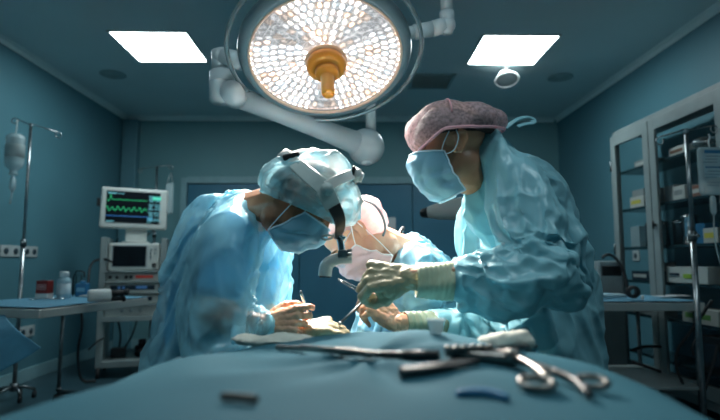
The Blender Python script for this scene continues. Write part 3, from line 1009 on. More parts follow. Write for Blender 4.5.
def led_mesh():
    """dished reflector plate sampled on a polar grid; every LED is a small raised cell that gives light"""
    NR, NA = 150, 420
    bm = bmesh.new()
    lay = bm.loops.layers.float_color.new('led')
    rr = random.Random(5)
    cells = {}
    rings = []
    for i in range(NR + 1):
        r = .02 + (RL - .022) * i / NR
        rings.append([bm.verts.new((r * math.cos(2 * PI * k / NA), r * math.sin(2 * PI * k / NA), -.012 - .022 * (1 - (r / RL) ** 2))) for k in range(NA)])
    def col(r, th):
        # ring layout
        ri = r / .031
        ring = int(ri)
        n = max(6, int(round(2 * PI * (ring + .5) * .031 / .027)))
        ti = th / (2 * PI) * n + (ring % 2) * .5
        cell = int(ti) % n
        key = (ring, cell)
        deg = math.degrees(th) + 9 * noise.noise(V((r * 22, math.cos(th) * 2, math.sin(th) * 2)))
        if key not in cells:
            dull = 0
            for c0, w0 in ((146, 21), (41, 17), (268, 15)):
                dd0 = abs((math.degrees((cell + .5) / n * 2 * PI) - c0 + 180) % 360 - 180)
                dull = max(dull, max(0, 1 - (dd0 / w0) ** 4))
            cells[key] = ((1 - .95 * dull) * rr.choice((1, 1, 1.4, .35, .8, .6)), rr.random(), dull)
        s, w, dull = cells[key]
        fx, fy = (ti % 1) - .5, (ri % 1) - .5
        px_, py_ = r * math.cos(th), r * math.sin(th)
        jx = .25 * noise.noise(V((px_ * 30, py_ * 30, 11)))
        rd = math.hypot((fx + jx) * 1.5, fy * 1.05)
        core = max(0, 1 - (rd / .50) ** 2.5)
        sc = .5 + .5 * noise.noise(V((px_ * 50, py_ * 50, 2)))
        sw = 1 - min(1, abs(noise.noise(V((px_ * 26 + 3 * noise.noise(V((px_ * 12, py_ * 12, 0))), py_ * 26, 4)))) * 5)
        sw2 = 1 - min(1, abs(noise.noise(V((px_ * 60, py_ * 60, 9)))) * 6)
        big = .5 + .5 * noise.noise(V((px_ * 9, py_ * 9, 21)))
        e = core * 8.0 * s * (.3 + 1.1 * sc) * (.4 + 1.2 * big) + (.26 + .40 * sc * big) * (1 - .35 * dull) + .9 * sw * sw * .5 + .30 * sw2
        warm = (1.0, .90, .82) if w < .6 else ((1.0, .66, .44) if w < .72 else (.88, .95, 1.0))
        if dull > .3: warm = (.95, .93, .95) if w < .7 else (.95, .72, .58)
        edge = max(0, (r - RL * .95) / (RL * .05))
        c = [e * q for q in warm]
        c = [c[0] + edge * .9, c[1] + edge * .52, c[2] + edge * .33]
        return c
    for i in range(NR):
        for k in range(NA):
            f = bm.faces.new((rings[i][k], rings[i][(k + 1) % NA], rings[i + 1][(k + 1) % NA], rings[i + 1][k]))
            f.smooth = True
            r = .02 + (RL - .022) * (i + .5) / NR
            c = col(r, 2 * PI * (k + .5) / NA)
            for lp in f.loops:
                lp[lay] = (*c, 1)
    me = bpy.data.meshes.new('led_plate')
    bmesh.ops.transform(bm, matrix=LM, verts=bm.verts)
    bm.to_mesh(me)
    bm.free()
    me.materials.append(LED)
    return me


obj('led_plate', led_mesh(), LED, t, world=True)
lg = mat('scratched_lens', (.8, .85, .88), .08, alpha=.16, bump=.0006, bscale=45)
obj('lens', G().lathe([(0, .010), (.10, .009), (.2, .006), (RL - .003, 0), (RL - .003, -.003), (.2, .003), (.1, .006), (0, .007)], M=LM, n=64), lg, t, world=True)
hk = obj('handle_socket', G().lathe([(0, .0), (.078, .0), (.082, .006), (.082, .014), (.074, .02), (0, .02)], M=LM, n=40), mat('peach_ring', (.72, .45, .28), .4), t, world=True)
g = G()
g.lathe([(0, .018), (.074, .018), (.078, .026), (.076, .044), (.062, .056), (.045, .060), (.045, .060), (.045, .078), (.040, .086), (.026, .090), (.026, .096), (.0245, .175), (.022, .182), (.014, .186), (0, .187)], M=LM, n=40)
obj('sterile_handle', g, orange, t, world=True)
# ring rail
rail_r = .376
obj('handle_rail', G().tube([LM @ V((rail_r * math.cos(a * 2 * PI / 96), rail_r * math.sin(a * 2 * PI / 96) + .0, -.028)) for a in range(96)], .0085, closed=True, n=12), mat('rail_grey', (.26, .34, .36), .25, .3), t, world=True)
g = G()
# right elbow bracket and post
e0, e1, e2, e3 = P(404, 33.5, 1.98), P(414, 32.5, 1.99), P(432, 29, 2.0), P(447, 25, 2.0)
obj('bracket', G().cyl(e0, e1, .026, n=28), lampw, t, world=True)
obj('bracket', G().cyl(e1, e2, .031, n=28, bev=.003), lampw, t, world=True)
obj('bracket_elbow', G().cyl(e2, e3, .032, n=28, bev=.003).ball(e3, .034).cyl(e3, V((e3.x, e3.y, e3.z + .055)), .030, n=28, bev=.002).cyl(e3 + V((0, 0, -.0)), e3 + V((0.0, 0, -.036)), .026, .022), lampw, t, world=True)
obj('hanging_post', G().cyl(V((e3.x, e3.y, e3.z + .055)), V((e3.x, e3.y, H)), .0255, n=28).cyl((e3.x, e3.y, H - .04), (e3.x, e3.y, H), .09), lampw, t, world=True)
# left bracket: stub, upright joint, hinge, arm to the knob
s0, s1 = P(243, 62, 2.02), P(222, 56, 2.04)
obj('bracket', G().cyl(s0, s1, .036, .036, n=28, bev=.004).ball(s1, .036), lampw, t, world=True)
s2, s3 = P(219, 50, 2.05), P(219, 71, 2.05)
s4 = P(219, 103, 2.05)
obj('bracket_elbow', G().cyl(s2, s3, .030, n=28, bev=.006), lampw, t, world=True)
obj('upright_joint', G().cyl(s3 + V((.012, 0, 0)), s4 + V((.012, 0, 0)), .050, n=32, bev=.008).cyl(P(222, 82, 2.05), P(222, 83.5, 2.05), .0512, n=32), lampw, t, world=True)
h0 = P(231, 91, 1.99)
hj = obj('hinge', G().cyl(h0 + V((0, .09, 0)), h0, .046, n=32, bev=.006), lampw, t, world=True)
kc = P(366, 147, 2.50)
a0 = P(238, 97, 2.12)
g = G()
g.tube([a0, a0.lerp(kc, .3), a0.lerp(kc, .62), a0.lerp(kc, .85), kc], .04, n=24, radii=lambda s: (.046, .042, .046, .054, .064)[min(4, int(s * 4 + .5))])
obj('spring_arm', g, lampw, t, world=True)
obj('knuckle', G().ball(kc, .090, u=32, v=20), lampw, t, world=True)
kk = P(368, 159, 2.13)
obj('knuckle_disc', G().lathe([(0, 0), (.024, .0), (.026, .004), (0, .004)], c=kc + (V((.02, -.35, -.93)).normalized()) * .0885, axis=(.02, -.35, -.93)), mat('pale_disc', (.85, .88, .88), .3), t, world=True)  # flat pale disc on the lower front of the knuckle
pk = P(371, 147, 2.53)
obj('hanging_post', G().cyl(pk + V((0, 0, .05)), V((pk.x, pk.y, H)), .026, n=24).cyl((pk.x, pk.y, H - .04), (pk.x, pk.y, H), .1), lampw, t, world=True)

# the beams of the lamp: eight little spots just in front of the glass, aimed at the field
FIELD = P(350, 318, 1.42)
for k in range(8):
    sp = bpy.data.lights.new('lamp_beam', 'SPOT')
    sp.energy = 72
    sp.color = (1, .93, .86)
    sp.spot_size = math.radians(68)
    sp.spot_blend = 1
    sp.shadow_soft_size = .03
    so = bpy.data.objects.new('lamp_beam', sp)
    COL.objects.link(so)
    so.location = LM @ V((.19 * math.cos(k * PI / 4 + .2), .19 * math.sin(k * PI / 4 + .2), .03))
    so.rotation_euler = V((0, 0, -1)).rotation_difference((FIELD - so.location).normalized()).to_euler()
FR = 34
# ------------------------------------------------------------------ people: tools
import numpy as np


def hull_bm(p0, r0, p1, r1, n=12):
    """tapered capsule"""
    b = bmesh.new()
    for p, r in ((p0, r0), (p1, r1)):
        bmesh.ops.create_icosphere(b, subdivisions=2, radius=r, matrix=Matrix.Translation(p))
    res = bmesh.ops.convex_hull(b, input=list(b.verts))
    junk = [v for v in b.verts if not v.link_faces]
    bmesh.ops.delete(b, geom=junk, context='VERTS')
    return b


def blob(prims, voxel=.005, smooth=3, name='skin', fac=.5):
    """one continuous surface around capsules ('c', p0, r0, p1, r1), chains ('k', [(p, r), ...]) and ellipsoids ('e', centre, radii, 3x3)"""
    base = bmesh.new()

    def add(b):
        me = bpy.data.meshes.new('t')
        b.to_mesh(me); b.free()
        base.from_mesh(me)
        bpy.data.meshes.remove(me)
    for p in prims:
        if p[0] == 'c':
            add(hull_bm(V(p[1]), p[2], V(p[3]), p[4]))
        elif p[0] == 'k':
            ch = p[1]
            for (a, ra), (c, rc) in zip(ch, ch[1:]):
                add(hull_bm(V(a), ra, V(c), rc))
        else:
            b = bmesh.new()
            rr = p[2] if hasattr(p[2], '__len__') else (p[2],) * 3
            R = p[3].to_4x4() if len(p) > 3 and p[3] is not None else Matrix.Identity(4)
            bmesh.ops.create_icosphere(b, subdivisions=3, radius=1, matrix=Matrix.Translation(V(p[1])) @ R @ Matrix.Diagonal((*rr, 1)))
            add(b)
    me = bpy.data.meshes.new(name)
    base.to_mesh(me); base.free()
    o = bpy.data.objects.new('tmp', me)
    COL.objects.link(o)
    m = o.modifiers.new('r', 'REMESH')
    m.mode = 'VOXEL'; m.voxel_size = voxel; m.use_smooth_shade = True
    if smooth:
        s = o.modifiers.new('s', 'SMOOTH')
        s.factor = fac; s.iterations = smooth
    out = bake(o, name)
    bpy.data.objects.remove(o)
    bpy.data.meshes.remove(me)
    return out


def bake(o, name):
    dg = bpy.context.evaluated_depsgraph_get()
    dg.update()
    ev = o.evaluated_get(dg)
    me = bpy.data.meshes.new_from_object(ev)
    me.name = name
    for p in me.polygons: p.use_smooth = True
    return me


def with_mods(me, mods, name):
    o = bpy.data.objects.new('tmp', me)
    COL.objects.link(o)
    for kind, kw in mods:
        m = o.modifiers.new('m', kind)
        for k, v in kw.items(): setattr(m, k, v)
    out = bake(o, name)
    bpy.data.objects.remove(o)
    return out


def displace(me, fn):
    """move every vertex along its normal by fn(co)"""
    nr = [v.normal.copy() for v in me.vertices]
    for v, n in zip(me.vertices, nr):
        v.co = v.co + n * fn(v.co, n)
    me.update()
    return me


def crease(p, f, seed=0):
    q = p * f + V((seed, seed * 1.7, -seed))
    w = noise.noise_vector(q * .6) * .9
    q = q + w
    d = noise.voronoi(q)[0]
    return d[1] - d[0]           # 0 on creases, up to ~1 inside cells


def cut(me, planes, thick=0, fill=False):
    """keep what lies on the positive side of each plane (co, no)"""
    b = bmesh.new()
    b.from_mesh(me)
    for co, no in planes:
        bmesh.ops.bisect_plane(b, geom=b.verts[:] + b.edges[:] + b.faces[:], plane_co=co, plane_no=no, clear_inner=True)
    if thick:
        bmesh.ops.solidify(b, geom=b.faces[:], thickness=thick)
    b.to_mesh(me)
    b.free()
    for p in me.polygons: p.use_smooth = True
    return me


def cut_any(me, planes, thick=0):
    """keep what lies above at least one of the planes"""
    b = bmesh.new()
    b.from_mesh(me)
    for co, no in planes:
        bmesh.ops.bisect_plane(b, geom=b.verts[:] + b.edges[:] + b.faces[:], plane_co=co, plane_no=no)
    dead = [f for f in b.faces if all((f.calc_center_median() - co).dot(no) < 0 for co, no in planes)]
    bmesh.ops.delete(b, geom=dead, context='FACES')
    b.to_mesh(me)
    b.free()
    for p in me.polygons: p.use_smooth = True
    return me


def ridge(q):
    return max(0.0, 1 - abs(noise.noise(q)) * 3.2)


def crumple(me, a1, f1, a2, f2, seed=0, sq=(1, 1, .45)):
    """long sharp ridges with smooth hollows between them, like thin film cloth"""
    def f(c, n):
        w0 = noise.noise_vector(c * 2.2 + V((seed, 0, 0))) * .22
        p = c + w0
        q = V((p.x * sq[0], p.y * sq[1], p.z * sq[2]))
        w = max(0, min(1, .55 + noise.noise(c * 3.0 + V((0, seed, 0))) * 1.6))
        r1 = ridge(q * f1 + V((seed, seed, 0))) ** 2
        q2 = V((p.x * .5 + p.z * .7, p.y, p.z * .6 - p.x * .3))
        r2 = ridge(q2 * f2 + V((0, seed, seed))) ** 2
        return (w * a1 * r1 + (1 - w * .7) * a2 * r2) - a1 * .2
    return displace(me, f)


def pre_wrinkle(me, amp, f, seed=0):
    return displace(me, lambda c, n: amp * (noise.noise(c * f + V((seed, 0, 0))) + .6 * noise.noise(c * f * 2.3)))


def cloth(me, colliders, pin, frames=26, grow=.10, gravity=1.0, name='gown', stiff=8, bend=.08, quality=6, dist=.006, press=0):
    """let the garment settle on the body; pin(co) -> weight 0..1 holds collar and cuffs"""
    o = bpy.data.objects.new('tmp_cloth', me)
    COL.objects.link(o)
    vg = o.vertex_groups.new(name='pin')
    for v in me.vertices:
        wt = pin(v.co)
        if wt > 0: vg.add([v.index], wt, 'REPLACE')
    cl = o.modifiers.new('c', 'CLOTH')
    s = cl.settings
    s.quality = quality
    s.mass = .15
    s.tension_stiffness = stiff; s.compression_stiffness = stiff; s.shear_stiffness = stiff * .6
    s.bending_stiffness = bend
    s.vertex_group_mass = 'pin'
    s.shrink_min = -grow
    s.effector_weights.gravity = gravity
    s.air_damping = 3
    if press:
        s.use_pressure = True
        s.uniform_pressure_force = press
    cl.collision_settings.distance_min = dist
    cl.collision_settings.collision_quality = 3
    cols = []
    for cm in colliders:
        c = bpy.data.objects.new('tmp_col', cm)
        COL.objects.link(c)
        m = c.modifiers.new('c', 'COLLISION')
        c.collision.thickness_outer = .004
        c.collision.cloth_friction = 8
        cols.append(c)
    cl.point_cache.frame_start = 1
    cl.point_cache.frame_end = frames
    for f in range(1, frames + 1):
        scene.frame_set(f)
    out = bake(o, name)
    bpy.data.objects.remove(o)
    for c in cols: bpy.data.objects.remove(c)
    scene.frame_set(1)
    return out


# ---- head in its own frame: +Y face, +Z crown, +X its right-hand side of the picture frame
def HF(c, f, u, s=1.0):
    f = V(f).normalized()
    u = V(u); u = (u - f * u.dot(f)).normalized()
    x = f.cross(u)
    return Matrix(((x.x * s, f.x * s, u.x * s, c.x), (x.y * s, f.y * s, u.y * s, c.y), (x.z * s, f.z * s, u.z * s, c.z), (0, 0, 0, 1)))


def head_prims(M, s=1.0):
    R = M.to_3x3().normalized()

    def e(c, r): return ('e', M @ V(c), tuple(q * s for q in r), R)

    def c(a, ra, b, rb): return ('c', M @ V(a), ra * s, M @ V(b), rb * s)
    L = [e((0, -.014, .034), (.075, .095, .083)), e((0, .028, -.02), (.062, .064, .085)), e((0, .035, -.075), (.047, .050, .038)),
         c((0, .079, -.098), .016, (0, .06, -.09), .03), c((-.03, .080, .022), .011, (.03, .080, .022), .011),
         c((0, .088, .012), .007, (0, .108, -.026), .010), c((-.010, .098, -.034), .008, (.010, .098, -.034), .008),
         c((-.016, .088, -.058), .007, (.016, .088, -.058), .007), c((-.014, .086, -.070), .008, (.014, .086, -.070), .008),
         e((-.040, .056, -.026), (.022, .026, .024)), e((.040, .056, -.026), (.022, .026, .024)),
         c((-.040, .012, -.068), .020, (-.028, .05, -.095), .018), c((.040, .012, -.068), .020, (.028, .05, -.095), .018), e((0, -.008, -.055), (.059, .064, .058)), c((0, -.02, -.03), .050, (0, -.022, -.10), .044)]
    for sx in (-1, 1):
        # ear: rim, lobe
        pts = [(.074, .006, -.030), (.077, -.004, -.012), (.080, -.006, .008), (.084, -.018, .020), (.086, -.030, .012), (.085, -.030, -.006), (.081, -.020, -.022), (.077, -.006, -.034)]
        L.append(('k', [(M @ V((sx * x, y, z)), .0052 * s) for x, y, z in pts]))
        L.append(e((sx * .076, -.014, -.004), (.006, .014, .022)))
    return L


def eyes(parent, M, s=1.0, iris=(.08, .045, .02), brow=(.04, .025, .018), skin=None):
    R = M.to_3x3().normalized()
    im = mat('iris_%d' % int(iris[0] * 100), iris, .2)
    sc = mat('eye_white', (.62, .62, .60), .2)
    for sx in (-1, 1):
        c = V((sx * .031, .0765, .001))
        ey = obj('eye', G().ball(M @ c, .0115 * s), sc, parent, world=True)
        obj('iris', G().ball(M @ (c + V((sx * .001, .0085, -.002))), .0045 * s), im, ey, world=True)
        # lids
        obj('eyelid', G().ball(M @ (c + V((0, -.0005, .0035))), tuple(q * s for q in (.0145, .0122, .0095)), R.to_4x4()), skin, parent, world=True)
        obj('lashes', G().tube([M @ (c + V((sx * q, .0125 - abs(q) * .3, -.004 + q * .1))) for q in (-.011, -.004, .004, .012)], .0013 * s, n=6), mat('lash', (.01, .008, .006), .6), parent, world=True)
        obj('eyebrow', G().tube([M @ V((sx * q[0], q[1], q[2])) for q in ((.014, .094, .021), (.026, .0925, .027), (.038, .086, .027), (.050, .074, .020))], .004 * s, n=8, radii=lambda t: (.0035, .0045, .004, .0022)[min(3, int(t * 3 + .5))] * s), mat('brow_%d' % int(brow[0] * 100), brow, .8), parent, world=True)


def face_mask(parent, M, m, edge_m, pleats=4, seed=0, ear_strap=True, drop=0):
    def prof(v):
        pts = [(0, .104, .002), (0, .120, -.020), (0, .123, -.040), (0, .115, -.070), (0, .103, -.100), (0, .084, -.130), (0, .060, -.142)]
        t = v * (len(pts) - 1)
        i = min(int(t), len(pts) - 2)
        return V(pts[i]).lerp(V(pts[i + 1]), t - i)

    def f(u, v):
        a = (u - .5) * PI
        c = prof(v)
        xs = .070 - .006 * v
        ys = .033 - .030 * v
        zs = -.020 - .112 * v
        s, k = math.sin(a), max(0, math.cos(a))
        x = xs * (s if abs(s) < 1 else s)
        kk = k ** .85
        y = ys + (c.y - ys) * kk
        z = zs + (c.z - zs) * kk
        # cloth bridges nose: soft ridge
        p = V((x, y, z))
        n = V((x * 9, .8, 0)).normalized()
        pl = (abs(((v * pleats + .2 * math.sin(u * 7 + seed)) % 1) - .5) * 2) ** 1.5 * .006 * k
        wr = noise.noise(V((x * 30 + seed, z * 55, y * 20))) * .006 - .005 * ridge(V((x * 34 + seed, z * 12, y * 18))) * k + noise.noise(V((x * 90, z * 30 + seed, 1))) * .0018
        # vertical wrinkles of the near side
        vr = .011 * (abs(math.sin(u * 15 + 1.5 * math.sin(v * 4 + seed))) ** .6 - .5) * math.sin(v * PI) * abs(s)
        return M @ (p + n * (pl + wr + vr + .003))
    o = obj('face_mask', G().grid(f, 60, 46, .0015), m, parent, world=True)
    # bound edges
    for v in (0, 1):
        obj('mask_binding', G().tube([f(i / 50, v) for i in range(51)], .0022, n=7), edge_m, o, world=True)
    for u in (0, 1):
        obj('mask_binding', G().tube([f(u, i / 20) for i in range(21)], .0022, n=7), edge_m, o, world=True)
    return o, f


def hand_prims(W, X, Z, left=False, s=1.0, curls=None, thumb=((.30, .50, -.35), (.75, .1, -.5), (.8, -.2, -.45)), spread=1.0, grow=0.0):
    """W wrist, X towards the fingers, Z out of the back of the hand. curls: four (a, b, c) bend angles, index first"""
    X = V(X).normalized()
    Z = V(Z); Z = (Z - X * Z.dot(X)).normalized()
    Y = Z.cross(X) * (-1 if left else 1)
    sg = 1

    def T(x, y, z): return W + (X * x + Y * y + Z * z) * s
    curls = curls or [(.3, .5, .3)] * 4
    L = []
    g = grow
    # palm
    for y0, y1 in ((.012, .030), (.004, .010), (-.006, -.011), (-.013, -.031)):
        L.append(('c', T(.0, y0 * .9, 0), .0165 * s + g, T(.086, y1, .002), .0118 * s + g))
    L.append(('c', T(.012, .016, -.010), .018 * s + g, T(.045, .030, -.012), .015 * s + g))
    L.append(('c', T(.015, -.016, -.008), .015 * s + g, T(.06, -.028, -.008), .012 * s + g))
    base = [(.088, .031, .003), (.092, .0105, .004), (.087, -.0115, .003), (.079, -.0315, .001)]
    lens = [(.044, .026, .020), (.048, .030, .021), (.044, .028, .021), (.034, .021, .019)]
    rad = [.0098, .0100, .0094, .0084]
    tips = []
    for k in range(4):
        p = V(base[k])
        ang = 0
        dy = (1.5 - k) * .07 * spread
        ch = [(T(*p), (rad[k] + .001) * s + g)]
        for j in range(3):
            ang += curls[k][j]
            d = V((math.cos(ang), dy * math.cos(ang), -math.sin(ang)))
            p = p + d.normalized() * lens[k][j]
            ch.append((T(*p), (rad[k] - .0011 * (j + 1)) * s + g))
        L.append(('k', ch))
        tips.append(T(*p))
    p = V((.022, .026, -.010))
    ch = [(T(*p), .0155 * s + g)]
    for (dx, dy, dz), ln, r in zip(thumb, (.044, .032, .026), (.0125, .0112, .0092)):
        p = p + V((dx, dy, dz)).normalized() * ln
        ch.append((T(*p), r * s + g))
    L.append(('k', ch))
    tips.append(T(*p))
    return L, tips


def outside(me, cores, off=.004):
    """push the few vertices that sank into the clothes below back out"""
    from mathutils.bvhtree import BVHTree
    for cm in cores:
        bv = BVHTree.FromPolygons([v.co for v in cm.vertices], [tuple(p.vertices) for p in cm.polygons])
        for v in me.vertices:
            loc, no, i, d = bv.find_nearest(v.co, .08)
            if loc is not None:
                sd = (v.co - loc).dot(no)
                if sd < off: v.co = v.co + no * (off - sd)
    me.update()
    return me


# ---- cloth and skin materials
gown_a = mat('gown_translucent_cyan', (.36, .74, .86), .28, var=.12, vscale=5, bump=.0012, bscale=22, btype='crease', transl=.30, alpha=.7, spec=.8, avar=(.40, .92, 4.2))
gown_b = mat('gown_cyan', (.30, .62, .70), .33, var=.15, vscale=5, bump=.0012, bscale=20, btype='crease', transl=.18, spec=.55)
gown_c = mat('gown_light_blue', (.33, .62, .76), .34, var=.1, vscale=6, bump=.0012, bscale=22, btype='crease', transl=.15, spec=.6)
scrub = mat('scrub_blue', (.02, .34, .60), .7, var=.1, bump=.001, bscale=60)
pants = mat('scrub_navy', (.02, .09, .16), .8, var=.2)
skin_a = mat('skin_brown', (.36, .17, .09), .42, var=.08, vscale=20, bump=.0004, bscale=260, sss=.25)
skin_b = mat('skin_tan', (.46, .24, .14), .42, var=.08, vscale=20, bump=.0004, bscale=260, sss=.25)
skin_c = mat('skin_fair', (.74, .38, .25), .40, var=.08, vscale=20, bump=.0004, bscale=260, sss=.3)
hair_m = mat('dark_hair', (.035, .020, .015), .5, var=.5, vscale=60, bump=.002, bscale=120)
mask_b = mat('mask_blue', (.30, .60, .76), .6, var=.08, bump=.0006, bscale=50, transl=.15)
mask_e = mat('mask_edge_pale', (.60, .78, .88), .6)
mask_p = mat('mask_pink', (.88, .62, .64), .6, var=.08, bump=.0006, bscale=50, transl=.2)
mask_pe = mat('mask_edge_white', (.90, .82, .82), .6)
cap_a = mat('cap_cyan_film', (.32, .68, .78), .35, var=.55, vscale=16, bump=.004, bscale=20, btype='crease', transl=.25, alpha=.80, dark=(.40, .44, .43), avar=(.62, .97, 11))
cap_b = mat('cap_pink_net', (.78, .52, .54), .6, dark=(.34, .24, .25), vscale=110, bump=.0015, bscale=60, btype='crease', transl=.15, alpha=.55)
cap_bh = mat('cap_pink_hem', (.90, .48, .54), .6, transl=.2)
cap_c = mat('cap_rose_film', (.80, .48, .50), .25, var=.4, vscale=20, bump=.004, bscale=30, btype='crease', transl=.25, alpha=.75, dark=(.85, .8, .8))
glove_g = mat('glove_khaki_latex', (.40, .34, .21), .42, var=.12, vscale=18, bump=.0012, bscale=55, btype='crease')
glove_w = mat('glove_cuff_pale', (.56, .60, .42), .45, var=.12, vscale=18, bump=.0012, bscale=40, btype='crease', transl=.15)
glove_s = mat('glove_thin_latex', (.68, .36, .22), .36, var=.18, vscale=30, bump=.0010, bscale=60, btype='crease', sss=.15, dark=(.56, .28, .18))
shoe_m = mat('white_clog', (.5, .52, .52), .5)


def person(label, loc, name='person'):
    return thing(name, label, 'person', loc)


def legs_prims(hip, feet, knee_shift, r=.08):
    L = []
    for s, ft in zip((-1, 1), feet):
        h = hip + V((0, .08 * s, 0))
        kn = (h + ft) / 2 + knee_shift
        kn.z = max(kn.z, .38)
        L.append(('k', [(h, r), (kn, r * .72), (ft + V((0, 0, .10)), r * .48)]))
    return L


def shoe(parent, ft, d):
    d = V(d).normalized()
    sd = V((-d.y, d.x, 0))
    prof = lambda t: (.036, .042, .046, .044, .030)[min(4, int(t * 4 + .5))]
    g = G()
    R = Matrix(((d.x, sd.x, 0), (d.y, sd.y, 0), (0, 0, 1)))
    me = blob([('e', ft + V((0, 0, .042)), (.055, .040, .045), R), ('e', ft + d * .10 + V((0, 0, .034)), (.085, .046, .034), R), ('c', ft + V((0, 0, .03)), .03, ft + V((0, 0, .09)), .042)], .006, 2, 'shoe')
    for v in me.vertices: v.co.z = max(v.co.z, .002)
    obj('shoe', me, shoe_m, parent, world=True)
# ------------------------------------------------------------------ left surgeon (blue cap with loupes, bending right)
def ribbon(pts, w, th, nrm, name, m, parent, label=None, sm=3, ws=None):
    pts = [V(p) for p in pts]
    for _ in range(sm):
        q = [pts[0]]
        for a, b in zip(pts, pts[1:]):
            q += [a * .75 + b * .25, a * .25 + b * .75]
        q.append(pts[-1])
        pts = q
    b = bmesh.new()
    rows = []
    n = len(pts)
    for i, p in enumerate(pts):
        t = (pts[min(i + 1, n - 1)] - pts[max(i - 1, 0)]).normalized()
        nn = nrm(p)
        nn = (nn - t * nn.dot(t)).normalized()
        s = t.cross(nn)
        ww = w if ws is None else ws(i / (n - 1))
        rows.append([b.verts.new(p + s * a * ww / 2 + nn * c) for a, c in ((-1, 0), (-.86, th), (.86, th), (1, 0))])
    for A, B in zip(rows, rows[1:]):
        for k in range(4):
            b.faces.new((A[k], A[(k + 1) % 4], B[(k + 1) % 4], B[k]))
    b.faces.new(rows[0][::-1]); b.faces.new(rows[-1])
    g = G()
    g._add(b, None, False)
    return obj(name, g, m, parent, label, world=True)


hc = P(306, 202.5, 1.36)
HM = HF(hc, (.64, -.06, -.77), (.77, 0, .64), .89)
ft = [V((-.46, 1.64, 0)), V((-.44, 1.38, 0))]
ps = person('person in translucent blue gown, blue cap and magnifying loupes, bending in from the left', V((-.45, 1.5, 0)))
hip = V((-.43, 1.53, .78))
chest = P(232, 245, 1.52)
neck0, neck1 = P(248, 214, 1.47), P(288, 203, 1.37)
shN, eN, wN = P(230, 238, 1.37), P(215, 318, 1.29), P(268, 326, 1.36)
shF, eF, wF = P(262, 250, 1.62), P(262, 330, 1.60), P(303, 331, 1.43)
body = [('k', [(hip, .13), (V(((hip.x + chest.x) / 2, 1.52, (hip.z + chest.z) / 2)), .12), (chest, .13)]), ('c', chest, .12, P(245, 222, 1.50), .085),
        ('c', neck0, .062, neck1, .058),
        ('k', [(shN, .055), (eN, .042), (wN, .027)]), ('k', [(shF, .055), (eF, .042), (wF, .027)])]
body += head_prims(HM, .89)
body += legs_prims(hip, ft, V((.10, 0, 0)))
# near hand pinching the scalpel: thumb and index meet at the right
hX, hZ = V((.98, -.05, .12)), V((.05, -.96, .25))
cur = [(.35, .95, .45), (.75, 1.1, .6), (1.0, 1.2, .6), (1.1, 1.3, .6)]
th = ((.80, .52, -.22), (.96, -.02, -.30), (.92, -.30, -.30))
hp, tipsN = hand_prims(P(266, 323, 1.35), hX, hZ, False, .86, cur, th)
body += hand_prims(P(266, 323, 1.35), hX, hZ, False, .86, cur, th, grow=-.003)[0][:6]
hX2, hZ2 = V((.97, -.10, .12)), V((.02, -.35, .93))
cur2 = [(.35, .5, .3), (.45, .6, .3), (.5, .7, .4), (.6, .7, .4)]
th2 = ((.8, .45, -.3), (.9, .2, -.3), (.9, 0, -.3))
body += hand_prims(P(296, 330.5, 1.41), hX2, hZ2, True, .98, cur2, th2, grow=-.0025)[0][:6]
obj('body', blob(body, .0042, 3, 'body'), skin_a, ps, world=True)
for f_ in ft: shoe(ps, f_, (1, 0, 0))
eyes(ps, HM, .89, skin=skin_a, iris=(.05, .03, .02), brow=(.03, .02, .015))
# gloves
gl = obj('glove', displace(blob(hp + [('c', P(268, 326, 1.35), .020, P(258, 327, 1.36), .028)], .0022, 2, 'glove'), lambda c, n: .0018 * noise.noise(c * 130) + .0012), glove_s, ps, 'thin wrinkled latex glove on the hand holding the scalpel', world=True)
hp2, tipsF = hand_prims(P(296, 330.5, 1.41), hX2, hZ2, True, .98, cur2, th2, grow=.002)
obj('glove', displace(blob(hp2 + [('c', P(300, 330, 1.42), .024, P(278, 335, 1.46), .035)], .003, 3, 'glove'), lambda c, n: .0016 * noise.noise(c * 90)), glove_g, ps, 'khaki glove on the hand lying on the drape', world=True)

# scrubs under the gown
sc_me = blob([('k', [(hip, .128), (V(((hip.x + chest.x) / 2, 1.53, (hip.z + chest.z) / 2)), .14), (chest, .145)]), ('c', chest, .135, P(246, 222, 1.50), .085),
              ('c', shN, .072, shN.lerp(eN, .62), .062), ('c', shF, .07, shF.lerp(eF, .55), .06)], .010, 3, 'scrub_top')
displace(sc_me, lambda c, n: .006 * noise.noise(c * 14))
obj('scrub_top', sc_me.copy(), scrub, ps, 'saturated blue scrub top showing through the gown', world=True)
tr_me = blob([('c', hip, .128, hip + V((0, 0, .05)), .125)] + legs_prims(hip, [f + V((0, 0, .06)) for f in ft], V((.10, 0, 0)), .10), .012, 3, 'scrub_trousers')
obj('scrub_trousers', tr_me.copy(), pants, ps, world=True)
colA = [sc_me.copy(), blob([('k', [(shN, .06), (eN, .052), (wN, .036)]), ('k', [(shF, .06), (eF, .052), (wF, .036)]), ('k', [(hip, .13), (V((-.43, 1.5, .45)), .14)])], .012, 2, 'c')]
